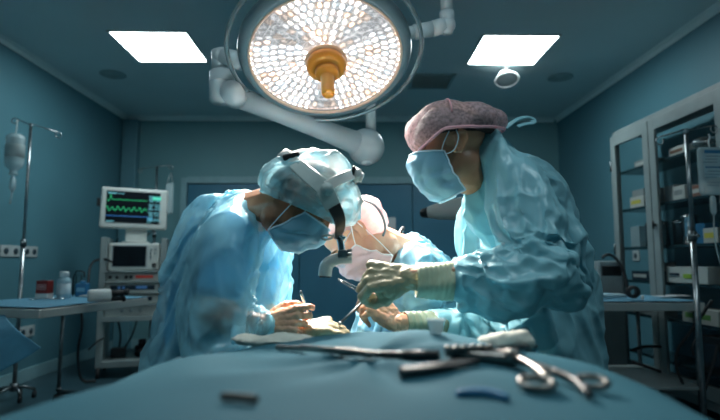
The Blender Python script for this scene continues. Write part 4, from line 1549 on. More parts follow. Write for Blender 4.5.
# gown
gA = [('k', [(P(248, 224, 1.50), .105), (P(222, 232, 1.54), .125), (P(210, 262, 1.56), .135), (P(205, 305, 1.57), .150), (P(204, 350, 1.56), .155), (V((-.43, 1.54, .60)), .17), (V((-.42, 1.53, .40)), .18)]),
      ('k', [(P(259, 231, 1.47), .085), (P(266, 262, 1.48), .065), (P(258, 310, 1.50), .075), (P(240, 350, 1.50), .10)]),
      ('k', [(P(232, 230, 1.40), .098), (P(216, 275, 1.30), .094), (P(208, 312, 1.25), .086), (P(228, 320, 1.28), .070), (P(265, 325, 1.36), .036)]),
      ('k', [(P(262, 245, 1.60), .085), (P(258, 325, 1.60), .075), (P(290, 334, 1.47), .042)])]
gA.append(('c', P(247, 216, 1.47), .080, P(262, 220, 1.45), .068))
g_me = pre_wrinkle(blob(gA, .010, 3, 'gown'), .003, 7, 1)
cN, cF, ck = P(266, 325, 1.36), P(291, 334, 1.47), P(268, 205, 1.45)


def pinA(c):
    w = 0
    for p, r in ((cN, .045), (cF, .055), (P(262, 205, 1.47), .075)):
        w = max(w, 1 if (c - p).length < r else 0)
    if c.z < .42: w = max(w, .4)
    for a_, c_ in ((P(214, 285, 1.32), P(208, 314, 1.29)), (P(208, 314, 1.29), P(265, 325, 1.36))):
        ab = c_ - a_
        s_ = max(0, min(1, (c - a_).dot(ab) / ab.dot(ab)))
        if (c - a_ - ab * s_).length < .115: w = max(w, .07)
    return w


g_me = cloth(g_me, colA, pinA, frames=FR, grow=.27, gravity=.4, press=.35, name='gown')
g_me = with_mods(g_me, [('SUBSURF', dict(levels=1)), ('SMOOTH', dict(factor=.5, iterations=1))], 'gown')
crumple(g_me, .022, 5, .009, 11, 2)
outside(g_me, [sc_me, tr_me, colA[1]], .003)
cut(g_me, [(V((0, 0, .42)), V((0, 0, 1)))])
obj('gown', g_me, gown_a, ps, world=True)

# blue film cap: two puffed lobes
cap = blob([('e', P(311, 203, 1.36) + V((.0, 0, .035)), .102), ('e', P(284, 183, 1.36), (.066, .085, .062)), ('e', P(300, 176, 1.36), (.06, .085, .05)),
            ('e', P(327, 180, 1.36), (.072, .092, .072)), ('e', P(344, 203, 1.36), (.050, .08, .062))], .005, 3, 'cap')
displace(cap, lambda c, n: .007 * noise.noise(c * 15))
crumple(cap, .010, 13, .010, 24, 31, (1, 1, 1))
pc, pn = P(300, 210, 1.36), V((-.40, 0, -.92))
cut(cap, [(pc, -pn)])
cap_o = obj('surgical_cap', cap, cap_a, ps, 'crumpled translucent blue cap with grey patches', world=True)
rim = [HM @ V((.088 * math.cos(a), .100 * math.sin(a) - .006, 0)) for a in [k * PI / 24 for k in range(48)]]
hem = []
for q in rim:
    dd_ = (q - pc).dot(pn)
    hem.append(q - pn * dd_ + V((0, 0, .004)))
obj('elastic_hem', G().tube(hem, .0035, closed=True, n=8), cap_a, cap_o, world=True)
hair = blob([('e', hc + (HM.to_3x3() @ V((0, -.018, .034))), (.081, .081, .081)), ('e', HM @ V((0, -.06, 0)), (.066, .05, .06))], .007, 2, 'hair')
cut(hair, [(pc + V((0, 0, -.012)), -pn)])
obj('hair', hair, hair_m, ps, world=True)
mo, mf = face_mask(ps, HM, mask_b, mask_e, 3, 1.3)
for sx in (-1, 1):
    e0_, e1_ = HM @ V((sx * .069, .033, -.020)), HM @ V((sx * .064, .004, -.130))
    obj('ear_loop', G().tube([e0_, HM @ V((sx * .082, .028, .005)), HM @ V((sx * .088, .012, .024))], .0014, n=6, smooth_path=2), mask_e, mo, world=True)
    obj('ear_loop', G().tube([e1_, HM @ V((sx * .080, -.002, -.075)), HM @ V((sx * .088, -.010, .012))], .0014, n=6, smooth_path=2), mask_e, mo, world=True)

# loupes and head frame worn by the left surgeon
q = P(327, 190, 1.27)
lt = thing('headband_loupes', 'grey headband with black strap and white magnifying loupes worn over the blue cap', 'loupes', V((q.x, q.y, q.z)))
frame_m = mat('frame_grey', (.44, .52, .50), .35, var=.05)
frame_w = mat('frame_white', (.62, .63, .61), .3)
ctr = P(311, 203, 1.36) + V((.0, 0, .03))
nf = lambda p: (p - ctr)
for sgn, nm in ((-1, 'near'), (1, 'far')):
    def N_(px, py, off): return P(px, py, 1.36) + V((0, off + .006, 0)) if sgn > 0 else P(px, py, 1.36 - off - .019)
    ribbon([N_(292, 160, .03), N_(299, 167, .075), N_(312, 178, .103), N_(324, 188, .108), N_(330, 200, .106), N_(334, 209, .100)], .030, .003, nf, 'headband', frame_m, lt, ws=lambda t: .030 + .012 * math.sin(t * PI) + .006 * (t > .6))
    ribbon([N_(326, 187, .107), N_(338, 180, .085), N_(349, 175, .05), N_(354, 174, .0)], .028, .003, nf, 'headband', frame_w, lt)
    obj('pivot', G().cyl(N_(327, 189, .104), N_(327, 189, .122), .016, n=24, bev=.002), frame_m, lt, world=True)
    ribbon([N_(334, 206, .103), N_(339, 216, .094), N_(341, 226, .078), N_(338, 235, .050), N_(338, 237, .0)], .036, .003, nf, 'strap', black, lt, ws=lambda t: .036 - .014 * t)
obj('clip', G().box(P(293, 159, 1.36), (.045, .09, .016), bev=.004, rot=Euler((0, -.25, 0)).to_matrix()).box(P(291, 155, 1.35), (.012, .02, .02), bev=.003).box(P(300, 157, 1.35), (.010, .02, .02), bev=.003), black, lt, world=True)
obj('adjusting_knob', G().cyl(P(280, 161, 1.34), P(291, 154, 1.34), .017, .019, n=24, bev=.003), frame_w, lt, world=True)
k0, k1 = P(352, 174, 1.345), P(360, 177, 1.345)
obj('adjusting_knob', G().cyl(k0, k1, .020, n=24, bev=.004).cyl(k1, k1 + (k1 - k0) * .35, .013, n=20), frame_w, lt, world=True)
obj('clip', G().box(P(352, 176, 1.34), (.010, .05, .045), bev=.003, rot=Euler((0, .3, 0)).to_matrix()), black, lt, world=True)
# loupe carrier in front of the eyes
ld = 1.35
obj('bridge_arm', G().tube([P(338, 233, ld - .02), P(341, 243, ld - .03), P(342, 252, ld - .03)], .009, smooth_path=2).tube([P(333, 236, ld - .03), P(338, 234, ld - .03), P(345, 239, ld - .03)], .006, smooth_path=1), chrome, lt, world=True)
obj('clamp', G().box(P(343, 254, ld - .03), (.026, .03, .022), bev=.004).cyl(P(347, 251, ld - .05), P(352, 250, ld - .05), .004).cyl(P(347, 255, ld - .05), P(352, 254, ld - .05), .004), steel_d, lt, world=True)
for k, dy in enumerate((-.028, .034)):
    g = G()
    a_, b_, c_, e_ = P(352, 258, ld + dy), P(338, 258, ld + dy), P(328, 263, ld + dy), P(325, 276, ld + dy)
    g.tube([a_, b_, c_, P(325.5, 268, ld + dy), e_], .016, n=24, smooth_path=2, radii=lambda t: .013 + .004 * min(1, t * 1.6))
    br = obj('loupe_barrel', g, mat('loupe_white', (.52, .56, .53), .28), lt, world=True)
    dvv = (e_ - P(325.5, 268, ld + dy)).normalized()
    obj('loupe_lens', G().cyl(e_, e_ + dvv * .004, .0145, n=24), dark_p, br, world=True)
# splash glasses: clear rims before the eyes
rimp = [P(321, 237, ld - .03), P(326, 235, ld - .045), P(333, 236, ld - .04), P(331, 239, ld - .04), P(324, 240, ld - .04)]
obj('glasses_rim', G().tube(rimp, .003, closed=True, smooth_path=1, n=8), frame_w, lt, world=True)

# scalpel
s0, s1 = P(300, 291, 1.385), P(311.5, 321, 1.40)
dd = (s1 - s0).normalized()
t = thing('scalpel', 'slim steel scalpel pinched in the fingers of the person wearing the loupes', 'scalpel', s1)
obj('handle', G().tube([s0, s0 + dd * .012, s0 + dd * .05, s1 - dd * .012], .0035, n=10, radii=lambda q: (.0030, .0042, .0036, .0026)[min(3, int(q * 3 + .5))]), chrome, t, world=True)
obj('blade', G().tube([s1 - dd * .014, s1 - dd * .004, s1 + dd * .012], .002, n=6, radii=lambda q: (.0022, .0028, .0006)[min(2, int(q * 2 + .5))]), chrome, t, world=True)
# ------------------------------------------------------------------ middle surgeon (fair, pink mask, head bowed under the loupes)
hc = P(354, 235, 1.62)
HM = HF(hc, (-.50, -.10, -.86), (-.86, 0, .50), 1.0)
ft = [V((.30, 2.05, 0)), V((.26, 1.75, 0))]
hip = P(450, 345, 1.92)
ps = person('person in light blue gown, pink mask and rose cap, head bowed between the other two', V((.28, 1.9, 0)))
chest = P(418, 285, 1.80)
neck0, neck1 = P(415, 258, 1.72), P(376, 240, 1.63)
shN, eN, wN = P(418, 268, 1.62), P(392, 345, 1.62), P(372, 360, 1.60)
shF, eF, wF = P(405, 272, 1.92), P(372, 345, 1.86), P(350, 358, 1.70)
body = [('k', [(hip, .13), ((hip + chest) / 2, .12), (chest, .125)]), ('c', chest, .115, P(410, 264, 1.76), .08), ('c', neck0, .060, neck1, .054),
        ('k', [(shN, .05), (eN, .042), (wN, .027)]), ('k', [(shF, .05), (eF, .042), (wF, .027)])]
body += head_prims(HM)
body += legs_prims(hip, ft, V((-.05, 0, 0)))
cur = [(.4, .6, .3)] * 4
th = ((.72, .62, -.35), (.9, .1, -.35), (.95, -.2, -.2))
hands = [(wN, V((-.9, -.3, .1)), V((.1, -.2, .95)), True), (wF, V((-.6, -.8, .1)), V((.1, -.2, .95)), False)]
for w_, x_, z_, l_ in hands:
    body += hand_prims(w_, x_, z_, l_, .97, cur, th, grow=-.003)[0][:6]
obj('body', blob(body, .0042, 3, 'body'), skin_c, ps, world=True)
for f_ in ft: shoe(ps, f_, (-1, 0, 0))
eyes(ps, HM, skin=skin_c, iris=(.10, .14, .16), brow=(.16, .09, .05))
for w_, x_, z_, l_ in hands:
    obj('glove', blob(hand_prims(w_, x_, z_, l_, .97, cur, th, grow=.002)[0] + [('c', w_, .028, w_ - x_.normalized() * .06, .034)], .0035, 3, 'glove'), glove_g, ps, world=True)
sc_me = blob([('k', [(hip, .142), ((hip + chest) / 2, .135), (chest, .137)]), ('c', chest, .125, P(412, 268, 1.76), .082), ('c', shN, .066, shN.lerp(eN, .5), .060), ('c', shF, .066, shF.lerp(eF, .5), .060)], .011, 3, 'scrub_top')
obj('scrub_top', sc_me.copy(), scrub, ps, world=True)
tr_me = blob([('c', hip, .15, hip + V((0, 0, .05)), .14)] + legs_prims(hip, [f + V((0, 0, .06)) for f in ft], V((-.05, 0, 0)), .10), .012, 3, 'scrub_trousers')
obj('scrub_trousers', tr_me.copy(), pants, ps, world=True)
colB = [sc_me.copy(), blob([('k', [(shN, .06), (eN, .052), (wN, .036)]), ('k', [(shF, .06), (eF, .052), (wF, .036)]), ('k', [(hip, .15), (hip + V((-.03, 0, -.4)), .17)])], .012, 2, 'c')]
gB = [('k', [(P(415, 262, 1.73), .100), (P(412, 285, 1.77), .150), (P(425, 315, 1.84), .165), (P(446, 345, 1.92), .175), (V((.30, 1.9, .55)), .19), (V((.29, 1.9, .38)), .21)]),
      ('k', [(P(392, 290, 1.72), .10), (P(384, 330, 1.74), .10)]),
      ('k', [(P(423, 264, 1.62), .085), (P(398, 340, 1.62), .080), (P(380, 358, 1.61), .042)]),
      ('k', [(P(402, 270, 1.92), .085), (P(374, 345, 1.86), .080), (P(356, 357, 1.74), .042)])]
g_me = pre_wrinkle(blob(gB, .0115, 3, 'gown'), .004, 8, 5)


def pinB(c):
    for p, r in ((P(380, 358, 1.61), .05), (P(356, 357, 1.74), .05), (P(400, 248, 1.69), .075)):
        if (c - p).length < r: return 1
    return .4 if c.z < .42 else .05


g_me = cloth(g_me, colB, pinB, frames=FR, grow=.22, gravity=.4, press=.35, name='gown')
g_me = with_mods(g_me, [('SUBSURF', dict(levels=1)), ('SMOOTH', dict(factor=.5, iterations=1))], 'gown')
crumple(g_me, .018, 7, .010, 12, 8)
outside(g_me, [colB[0], tr_me, colB[1]], .003)
cut(g_me, [(V((0, 0, .42)), V((0, 0, 1)))])
obj('gown', g_me, gown_c, ps, world=True)
obj('collar_band', G().tube([P(403, 228, 1.70), P(401, 231, 1.67), P(399, 236, 1.655)], .007, smooth_path=2), black, ps, 'thin black band at the gown neck', world=True)
# rose film cap with a dark wire rim, hanging off the back of the head
cap = blob([('e', P(366, 215, 1.62), (.060, .085, .065)), ('e', P(372, 222, 1.62), (.052, .075, .060)), ('e', P(350, 222, 1.62), (.085, .085, .075)), ('e', P(335, 228, 1.62), (.07, .08, .06))], .006, 3, 'cap')
displace(cap, lambda c, n: (.5 - crease(c, 26, 5)) * -.008 + .005 * noise.noise(c * 20))
pcc, pnn = P(355, 229, 1.62), V((-.10, 0, -1))
pnn = (P(318, 238, 1.62) - P(386, 240, 1.62)).cross(V((0, 1, 0))).normalized()
if pnn.z > 0: pnn = -pnn
pcc = P(355, 237, 1.62)
cut(cap, [(pcc, -pnn)])
co = obj('surgical_cap', cap, cap_c, ps, 'glossy rose film cap', world=True)
obj('cap_rim', G().tube([P(364, 200, 1.55), P(374, 204, 1.54), P(382, 214, 1.54), P(386, 228, 1.55), P(383, 236, 1.56)], .0035, smooth_path=2), steel_d, co, world=True)
mo, mf = face_mask(ps, HM, mask_p, mask_pe, 3, 4.1)
for sx in (-1, 1):
    obj('ear_loop', G().tube([HM @ V((sx * .069, .033, -.020)), HM @ V((sx * .080, .015, .0)), HM @ V((sx * .088, -.012, .024))], .0016, n=6, smooth_path=2), mask_pe, mo, world=True)
    obj('ear_loop', G().tube([HM @ V((sx * .064, .004, -.130)), HM @ V((sx * .076, -.012, -.07)), HM @ V((sx * .088, -.026, .016))], .0016, n=6, smooth_path=2), mask_pe, mo, world=True)
obj('glasses', G().tube([HM @ V((sx, y, z)) for sx, y, z in ((-.076, .0, .012), (-.070, .07, .012), (-.06, .096, .010), (-.02, .108, .018), (.02, .108, .018), (.06, .096, .010), (.070, .07, .012), (.076, .0, .012))], .0022, n=8, smooth_path=2)
    .grid(lambda u, v: HM @ V((-.062 + .124 * u, .100 + .014 * math.sin(u * PI), .016 - .042 * v)), 20, 6), mat('glasses_clear', (.85, .88, .9), .08, alpha=.3), ps, 'clear safety glasses', world=True)
# ------------------------------------------------------------------ right surgeon (pink net cap, blue mask)
hc = P(449, 146, 1.38)
HM = HF(hc, (-.966, 0, -.26), (-.26, 0, .966), 1.0)
ft = [V((.58, 1.74, 0)), V((.60, 1.46, 0))]
hip = P(545, 300, 1.60)
ps = person('person in cyan gown, pink net cap and blue mask, standing on the right', V((.53, 1.5, 0)))
chest = P(522, 205, 1.53)
neck0, neck1 = P(500, 172, 1.46), P(466, 160, 1.40)
shN, eN, wN = P(518, 182, 1.34), P(538, 264, 1.24), P(408, 277, 1.27)
shF, eF, wF = P(500, 205, 1.62), P(486, 326, 1.60), P(398, 323, 1.43)
body = [('k', [(hip, .135), ((hip + chest) / 2, .12), (chest, .125)]), ('c', chest, .115, P(508, 180, 1.48), .08), ('c', neck0, .054, neck1, .050),
        ('k', [(shN, .05), (eN, .040), (P(470, 276, 1.25), .038), (wN, .027)]), ('k', [(shF, .05), (eF, .040), (wF, .027)])]
body += head_prims(HM)
body += legs_prims(hip, ft, V((-.05, 0, 0)))
# near (left) hand: khaki fist, fingers curled down
nX, nZ = V((-.98, .05, .0)), V((-.12, -.80, .55))
cu1 = [(1.05, .95, .45), (1.1, 1.0, .5), (1.15, 1.05, .5), (1.2, 1.1, .5)]
t1 = ((.75, .35, -.75), (.80, -.1, -.65), (.7, -.35, -.65))
h1, tip1 = hand_prims(wN, nX, nZ, False, 1.03, cu1, t1, grow=.0022)
body += hand_prims(wN, nX, nZ, False, 1.03, cu1, t1, grow=-.003)[0][:6]
# far (right) hand: reaching up-left, fingers hanging, index and thumb pinching
fX, fZ = V((-.74, -.10, .66)), V((.30, -.75, .60))
cu2 = [(.85, .75, .35), (1.15, .70, .35), (1.35, .75, .4), (1.5, .85, .45)]
t2 = ((.85, .40, -.4), (.92, .0, -.35), (.9, -.3, -.35))
h2, tip2 = hand_prims(wF, fX, fZ, True, 1.0, cu2, t2, grow=.0008)
body += hand_prims(wF, fX, fZ, True, 1.0, cu2, t2, grow=-.003)[0][:6]
obj('body', blob(body, .0042, 3, 'body'), skin_b, ps, world=True)
for f_ in ft: shoe(ps, f_, (-1, 0, 0))
eyes(ps, HM, skin=skin_b, iris=(.05, .03, .02), brow=(.03, .02, .015))
gn = obj('glove', displace(blob(h1 + [('k', [(wN, .0285), (P(425, 280, 1.265), .033), (P(450, 281, 1.26), .038)]), ('e', P(383, 290, 1.285), (.020, .018, .026))], .0026, 3, 'glove'), lambda c, n: .0022 * (noise.noise(c * 60) + .6 * noise.noise(c * 130))), glove_g, ps, 'khaki latex glove closed in a fist', world=True)
cuff = G()
cuff.grid(lambda u, v: P(416 + 36 * v, 280 + 1.0 * v, 1.262) + frame_z(P(452, 281, 1.26) - P(416, 280, 1.262)) @ V((math.cos(u * 2 * PI), math.sin(u * 2 * PI), 0)) * (.041 + .006 * v + .0008 * math.sin(v * 46 + 2 * math.sin(u * 6.28)) + .0022 * math.sin(u * 2 * PI * 5 + v * 3)), 60, 30, .0015, closed_u=True)
obj('glove_cuff', cuff, glove_w, ps, 'pale green ribbed glove cuff', world=True)
obj('glove', displace(blob(h2 + [('c', wF, .026, P(416, 328, 1.46), .030)], .0022, 2, 'glove'), lambda c, n: .0016 * (noise.noise(c * 90) + .6 * noise.noise(c * 160))), glove_s, ps, 'thin skin-toned latex glove', world=True)
cf2 = G()
a_, b_ = P(402, 324, 1.44), P(446, 328, 1.515)
cf2.grid(lambda u, v: a_.lerp(b_, v) + frame_z(b_ - a_) @ V((math.cos(u * 2 * PI), math.sin(u * 2 * PI), 0)) * (.034 + .012 * v + .0018 * math.sin(v * 44 + 2 * math.sin(u * 6.28)) + .0015 * math.sin(u * 2 * PI * 5 + v * 3)), 60, 40, .0015, closed_u=True)
obj('glove_cuff', cf2, mat('cuff_olive', (.20, .25, .17), .45, var=.15, bump=.001, bscale=50), ps, 'olive glove cuff on the lower forearm', world=True)

sc_me = blob([('k', [(hip, .147), ((hip + chest) / 2, .132), (chest, .137)]), ('c', chest, .125, P(512, 184, 1.48), .082), ('c', shN, .066, shN.lerp(eN, .5), .060), ('c', shF, .066, shF.lerp(eF, .5), .060)], .011, 3, 'scrub_top')
obj('scrub_top', sc_me.copy(), scrub, ps, world=True)
tr_me = blob([('c', hip, .15, hip + V((0, 0, .05)), .14)] + legs_prims(hip, [f + V((0, 0, .06)) for f in ft], V((-.05, 0, 0)), .10), .012, 3, 'scrub_trousers')
obj('scrub_trousers', tr_me.copy(), pants, ps, world=True)
colC = [sc_me.copy(), blob([('k', [(shN, .06), (eN, .05), (P(455, 279, 1.26), .040)]), ('k', [(shF, .06), (eF, .052), (wF, .036)]), ('k', [(hip, .15), (hip + V((0, 0, -.4)), .17)])], .012, 2, 'c')]
gC = [('k', [(P(506, 158, 1.48), .088), (P(524, 172, 1.50), .125), (P(548, 205, 1.52), .138), (P(545, 250, 1.59), .165), (P(549, 300, 1.63), .185), (P(557, 345, 1.64), .203), (P(562, 390, 1.64), .21), (V((.64, 1.62, .40)), .22)]),
      ('k', [(P(493, 180, 1.47), .080), (P(486, 215, 1.48), .085), (P(496, 262, 1.55), .110), (P(506, 310, 1.60), .140), (P(510, 350, 1.60), .160)]),
      ('k', [(P(513, 172, 1.38), .088), (P(530, 210, 1.30), .100), (P(541, 258, 1.24), .092), (P(505, 268, 1.24), .086), (P(470, 278, 1.26), .066), (P(452, 282, 1.265), .046)]),
      ('k', [(P(490, 205, 1.60), .075), (P(485, 318, 1.60), .080), (P(442, 330, 1.50), .048)])]
gC.append(('k', [(P(503, 146, 1.43), .062), (P(496, 160, 1.40), .072), (P(487, 190, 1.42), .078)]))
gC.append(('k', [(P(490, 160, 1.39), .055), (P(480, 182, 1.40), .055), (P(474, 204, 1.42), .055)]))
g_me = pre_wrinkle(blob(gC, .010, 3, 'gown'), .004, 8, 11)


def pinC(c):
    for p, r in ((P(452, 282, 1.265), .058), (P(442, 330, 1.50), .055), (P(486, 155, 1.42), .075)):
        if (c - p).length < r: return 1
    for a_, c_ in ((P(541, 258, 1.24), P(455, 280, 1.26)),):
        ab = c_ - a_
        s_ = max(0, min(1, (c - a_).dot(ab) / ab.dot(ab)))
        if (c - a_ - ab * s_).length < .125: return .11
    return .4 if c.z < .45 else .01


g_me = cloth(g_me, colC, pinC, frames=FR, grow=.27, gravity=.36, press=.38, name='gown')
g_me = with_mods(g_me, [('SUBSURF', dict(levels=1)), ('SMOOTH', dict(factor=.5, iterations=1))], 'gown')
crumple(g_me, .024, 4.5, .006, 10, 14)
outside(g_me, [colC[0], tr_me, colC[1]], .003)
cut(g_me, [(V((0, 0, .45)), V((0, 0, 1)))])
go = obj('gown', g_me, gown_b, ps, world=True)
# neck tie: a loose ribbon loop
yb = lambda p: V((0, -1, .2))
ribbon([P(506, 128, 1.41), P(516, 120, 1.41), P(526, 117, 1.41), P(534, 119, 1.41), P(533, 124, 1.40), P(526, 124, 1.40), P(518, 127, 1.40)], .016, .003, lambda p: V((.1, -.6, .8)), 'neck_tie', gown_b, go)
# pink net cap with hair under it
cap = blob([('e', P(447, 135, 1.38), (.104, .098, .094)), ('e', P(470, 124, 1.38), (.088, .09, .058)), ('e', P(490, 123, 1.38), (.045, .06, .038)), ('e', P(425, 134, 1.38), (.055, .075, .060))], .005, 4, 'cap')
displace(cap, lambda c, n: (.5 - crease(c, 36, 5)) * -.0025 + .004 * noise.noise(c * 18))
p0, p1 = P(409, 160, 1.38), P(438, 137, 1.38)
n0 = (p1 - p0).cross(V((0, 1, 0))).normalized()
n0 = n0 if n0.z > 0 else -n0
p2, p3 = P(438, 137, 1.38), P(505, 131, 1.38)
n1 = (p3 - p2).cross(V((0, 1, 0))).normalized()
n1 = n1 if n1.z > 0 else -n1
cut_any(cap, [(p0, n0), (p2, n1)])
co = obj('surgical_cap', cap, cap_b, ps, 'thin pink net cap with dark hair showing through', world=True)
from mathutils.bvhtree import BVHTree
capv = [v.co.copy() for v in co.data.vertices]
# the elastic hem follows the open edge
bmh = bmesh.new(); bmh.from_mesh(co.data)
edge = [e for e in bmh.edges if e.is_boundary]
hv = {}
for e in edge:
    for v in e.verts: hv.setdefault(v.index, []).append(e)
seen, loops = set(), []
bmh.verts.ensure_lookup_table()
for st in list(hv):
    if st in seen: continue
    lp, cur_ = [], st
    while cur_ is not None and cur_ not in seen:
        seen.add(cur_); lp.append(bmh.verts[cur_].co.copy())
        nx = [e.other_vert(bmh.verts[cur_]).index for e in hv[cur_]]
        nx = [q for q in nx if q not in seen]
        cur_ = nx[0] if nx else None
    if len(lp) > 30: loops.append(lp)
bmh.free()
if loops:
    lp = max(loops, key=len)[::4]
    obj('elastic_hem', G().tube(lp, .0042, closed=True, n=8), cap_bh, co)
hair = blob([('e', P(449, 137, 1.38), (.094, .088, .086)), ('e', P(474, 127, 1.38), (.060, .065, .036))], .006, 2, 'hair')
cut_any(hair, [(p0 + n0 * .028, n0), (p2 + V((.01, 0, -.008)), n1)])
obj('hair', displace(hair, lambda c, n: .003 * noise.noise(V((c.x * 30, c.y * 30, c.z * 120)))), hair_m, ps, world=True)
g = G()
sm = []
for k in range(13):
    a = PI * .5 + (k / 12 - .5) * 2.3
    q = P(446, 135, 1.38) + V((0, -math.cos(a) * .099, math.sin(a) * .096))
    sm.append(q)
obj('cap_seam', g.tube(sm, .0022, n=6), cap_bh, co, world=True)
mo, mf = face_mask(ps, HM, mask_b, mask_e, 2, 2.2)
for sx in (-1, 1):
    obj('ear_loop', G().tube([HM @ V((sx * .069, .040, -.020)), HM @ V((sx * .080, .028, .002)), HM @ V((sx * .087, .010, .022))], .0014, n=6, smooth_path=2), mask_e, mo, world=True)
    obj('ear_loop', G().tube([HM @ V((sx * .069, .033, -.030)), HM @ V((sx * .083, .010, -.030)), HM @ V((sx * .089, -.010, .0)), HM @ V((sx * .088, -.008, .02))], .0014, n=6, smooth_path=2), mask_e, mo, world=True)

# instruments in the hands
s0, s1 = P(338, 279, 1.32), P(362, 292, 1.30)
t = thing('forceps', 'fine steel forceps with a bright tip held in the khaki glove', 'surgical instrument', s0)
dd = (s1 - s0).normalized()
obj('forceps_arm', G().tube([s0, s0.lerp(s1, .3) + V((0, 0, .003)), s1 + dd * .02 + V((0, 0, .004))], .002, n=8), chrome, t, world=True)
obj('forceps_arm', G().tube([s0, s0.lerp(s1, .3) - V((0, 0, .003)), s1 + dd * .02 - V((0, 0, .004))], .002, n=8), chrome, t, world=True)
s0, s1 = P(340, 323.5, 1.39), P(372, 293, 1.48)
t = thing('retractor', 'thin dark metal rod running from the drape up into the lower latex-gloved hand', 'surgical instrument', s0)
obj('rod', G().cyl(s0, s1, .0038, n=12), steel_d, t, world=True)
obj('rod_tip', G().ball(s0, .0055), steel_d, t, world=True)
# ------------------------------------------------------------------ the draped table in the foreground
def edges(y):
    l = -.43 + .37 * max(0, min(.60, y - .53))
    r = .39 - .45 * max(0, min(.30, y - .88))
    return l, r


def hump(x, y):
    """height of the upper side of the drape; the patient lies under it"""
    top = .953 + .008 * math.sin(x * 7 + 1) - .012 * (x / .3) ** 2
    far = max(0, y - .90)
    top -= .35 * far ** 1.6 if far < .35 else .35 * .35 ** 1.6 + (far - .35) * .10
    n1 = noise.noise(V((x * 3.2, y * 3.2, 5)))
    n2 = noise.noise(V((x * 9, y * 6, 1)))
    fold = .010 * math.sin(12 * (x * .8 + y * .55) + 2.5 * n1) + .012 * n1 + .005 * n2
    a = math.atan2(y - .74, x - .02)
    r = math.hypot(x - .02, y - .74)
    fold += .010 * math.sin(a * 7 + 1) * math.exp(-r / .22) * min(1, r / .05)
    l, rr_ = edges(y)
    e = max(0, x - rr_ + .10, l + .10 - x)
    return top + fold * .8 * min(1, max(.3, (y - .30) / .3)) - 1.1 * e * e


t = thing('draped_table', 'large blue-grey surgical drape over the patient table, filling the foreground', 'draped table', V((0, .75, 0)))
drape_m = mat('drape_fabric', (.040, .135, .175), .8, spec=.08, var=.10, vscale=4, bump=.0008, bscale=160)


def dg(u, v):
    y = -.30 + 1.92 * v
    l, r = edges(y)
    if .22 <= u <= .78:
        x = l + (r - l) * (u - .22) / .56
        return V((x, y, hump(x, y)))
    sd = -1 if u < .5 else 1
    s_ = (.22 - u) / .22 if u < .5 else (u - .78) / .22
    x0_ = l if u < .5 else r
    n_ = noise.noise(V((x0_ * 3, y * 3.2, 5)))
    hang = .030 * math.sin(y * 21 + 4 * n_) * s_
    x = x0_ + sd * (.10 * math.sin(s_ * PI / 2) + hang)
    z = hump(x0_, y) - .22 * .10 * s_ * 4 * .5 - .52 * s_ ** 1.7
    return V((x, y, z))


obj('drape', G().grid(dg, 200, 240), drape_m, t, world=True)
obj('table_top', G().box((.02, .62, .70), (.34, 1.8, .07), bev=.02), steel_d, t, world=True)
obj('pedestal', G().box((0, .65, .38), (.26, .5, .58), bev=.03).box((0, .65, .05), (.34, .9, .10), bev=.03), steel_d, t, world=True)


tool = mat('instrument_steel', (.30, .28, .26), .34, 1, var=.3, vscale=30)
tool_d = mat('instrument_steel_dark', (.10, .10, .10), .4, 1, var=.3, vscale=30)


def on_d(px, py):
    """the point of the drape seen at a pixel"""
    r = (RC @ V(((px - 360) / F, (210 - py) / F, -1))).normalized()
    s = .2
    while s < 3:
        p = CAM + r * s
        if p.z <= hump(p.x, p.y): return V((p.x, p.y, hump(p.x, p.y)))
        s += .002
    return CAM + r * 1.2


def instrument(name, label, paths, m=chrome, ringsize=None):
    c = paths[0][0][0]
    t = thing(name, label, 'surgical instrument', c)
    return t


# 1 long clamp, bright in the middle
def rodpts(pxs, dz=.006):
    return [on_d(*p) + V((0, 0, dz)) for p in pxs]


A = rodpts([(277, 351), (300, 352), (327, 355), (352, 357), (372, 360)])
t = thing('tissue_forceps', 'long slim steel forceps lying farthest back on the drape, left of centre', 'surgical instrument', A[0])
obj('forceps_arm', G().tube(A, .004, n=10, smooth_path=2), tool, t, world=True)
obj('forceps_arm', G().tube([p + V((.002, -.006, .003)) for p in A[1:]], .004, n=10, smooth_path=2), tool, t, world=True)
A = rodpts([(340, 358), (372, 359), (404, 360), (439, 359)])
t = thing('probe', 'long straight dark probe lying behind the big clamp on the drape', 'surgical instrument', A[0])
obj('shaft', G().tube(A, .0045, n=10, smooth_path=1), tool_d, t, world=True)
obj('grip', G().tube(A[2:], .0058, n=10), tool_d, t, world=True)
# 2 dark tweezers
A = rodpts([(401, 378), (425, 376), (450, 372), (478, 367)])
t = thing('tweezers', 'dark flat-handled tweezers pointing right on the drape', 'surgical instrument', A[0])
obj('tweezer_arm', G().tube(A, .005, n=10, smooth_path=1, radii=lambda s: .0065 - .004 * s), tool_d, t, world=True)
obj('tweezer_arm', G().tube([p + V((.0, .010, .002)) for p in A[:-1]] + [A[-1]], .004, n=10, smooth_path=1), tool_d, t, world=True)
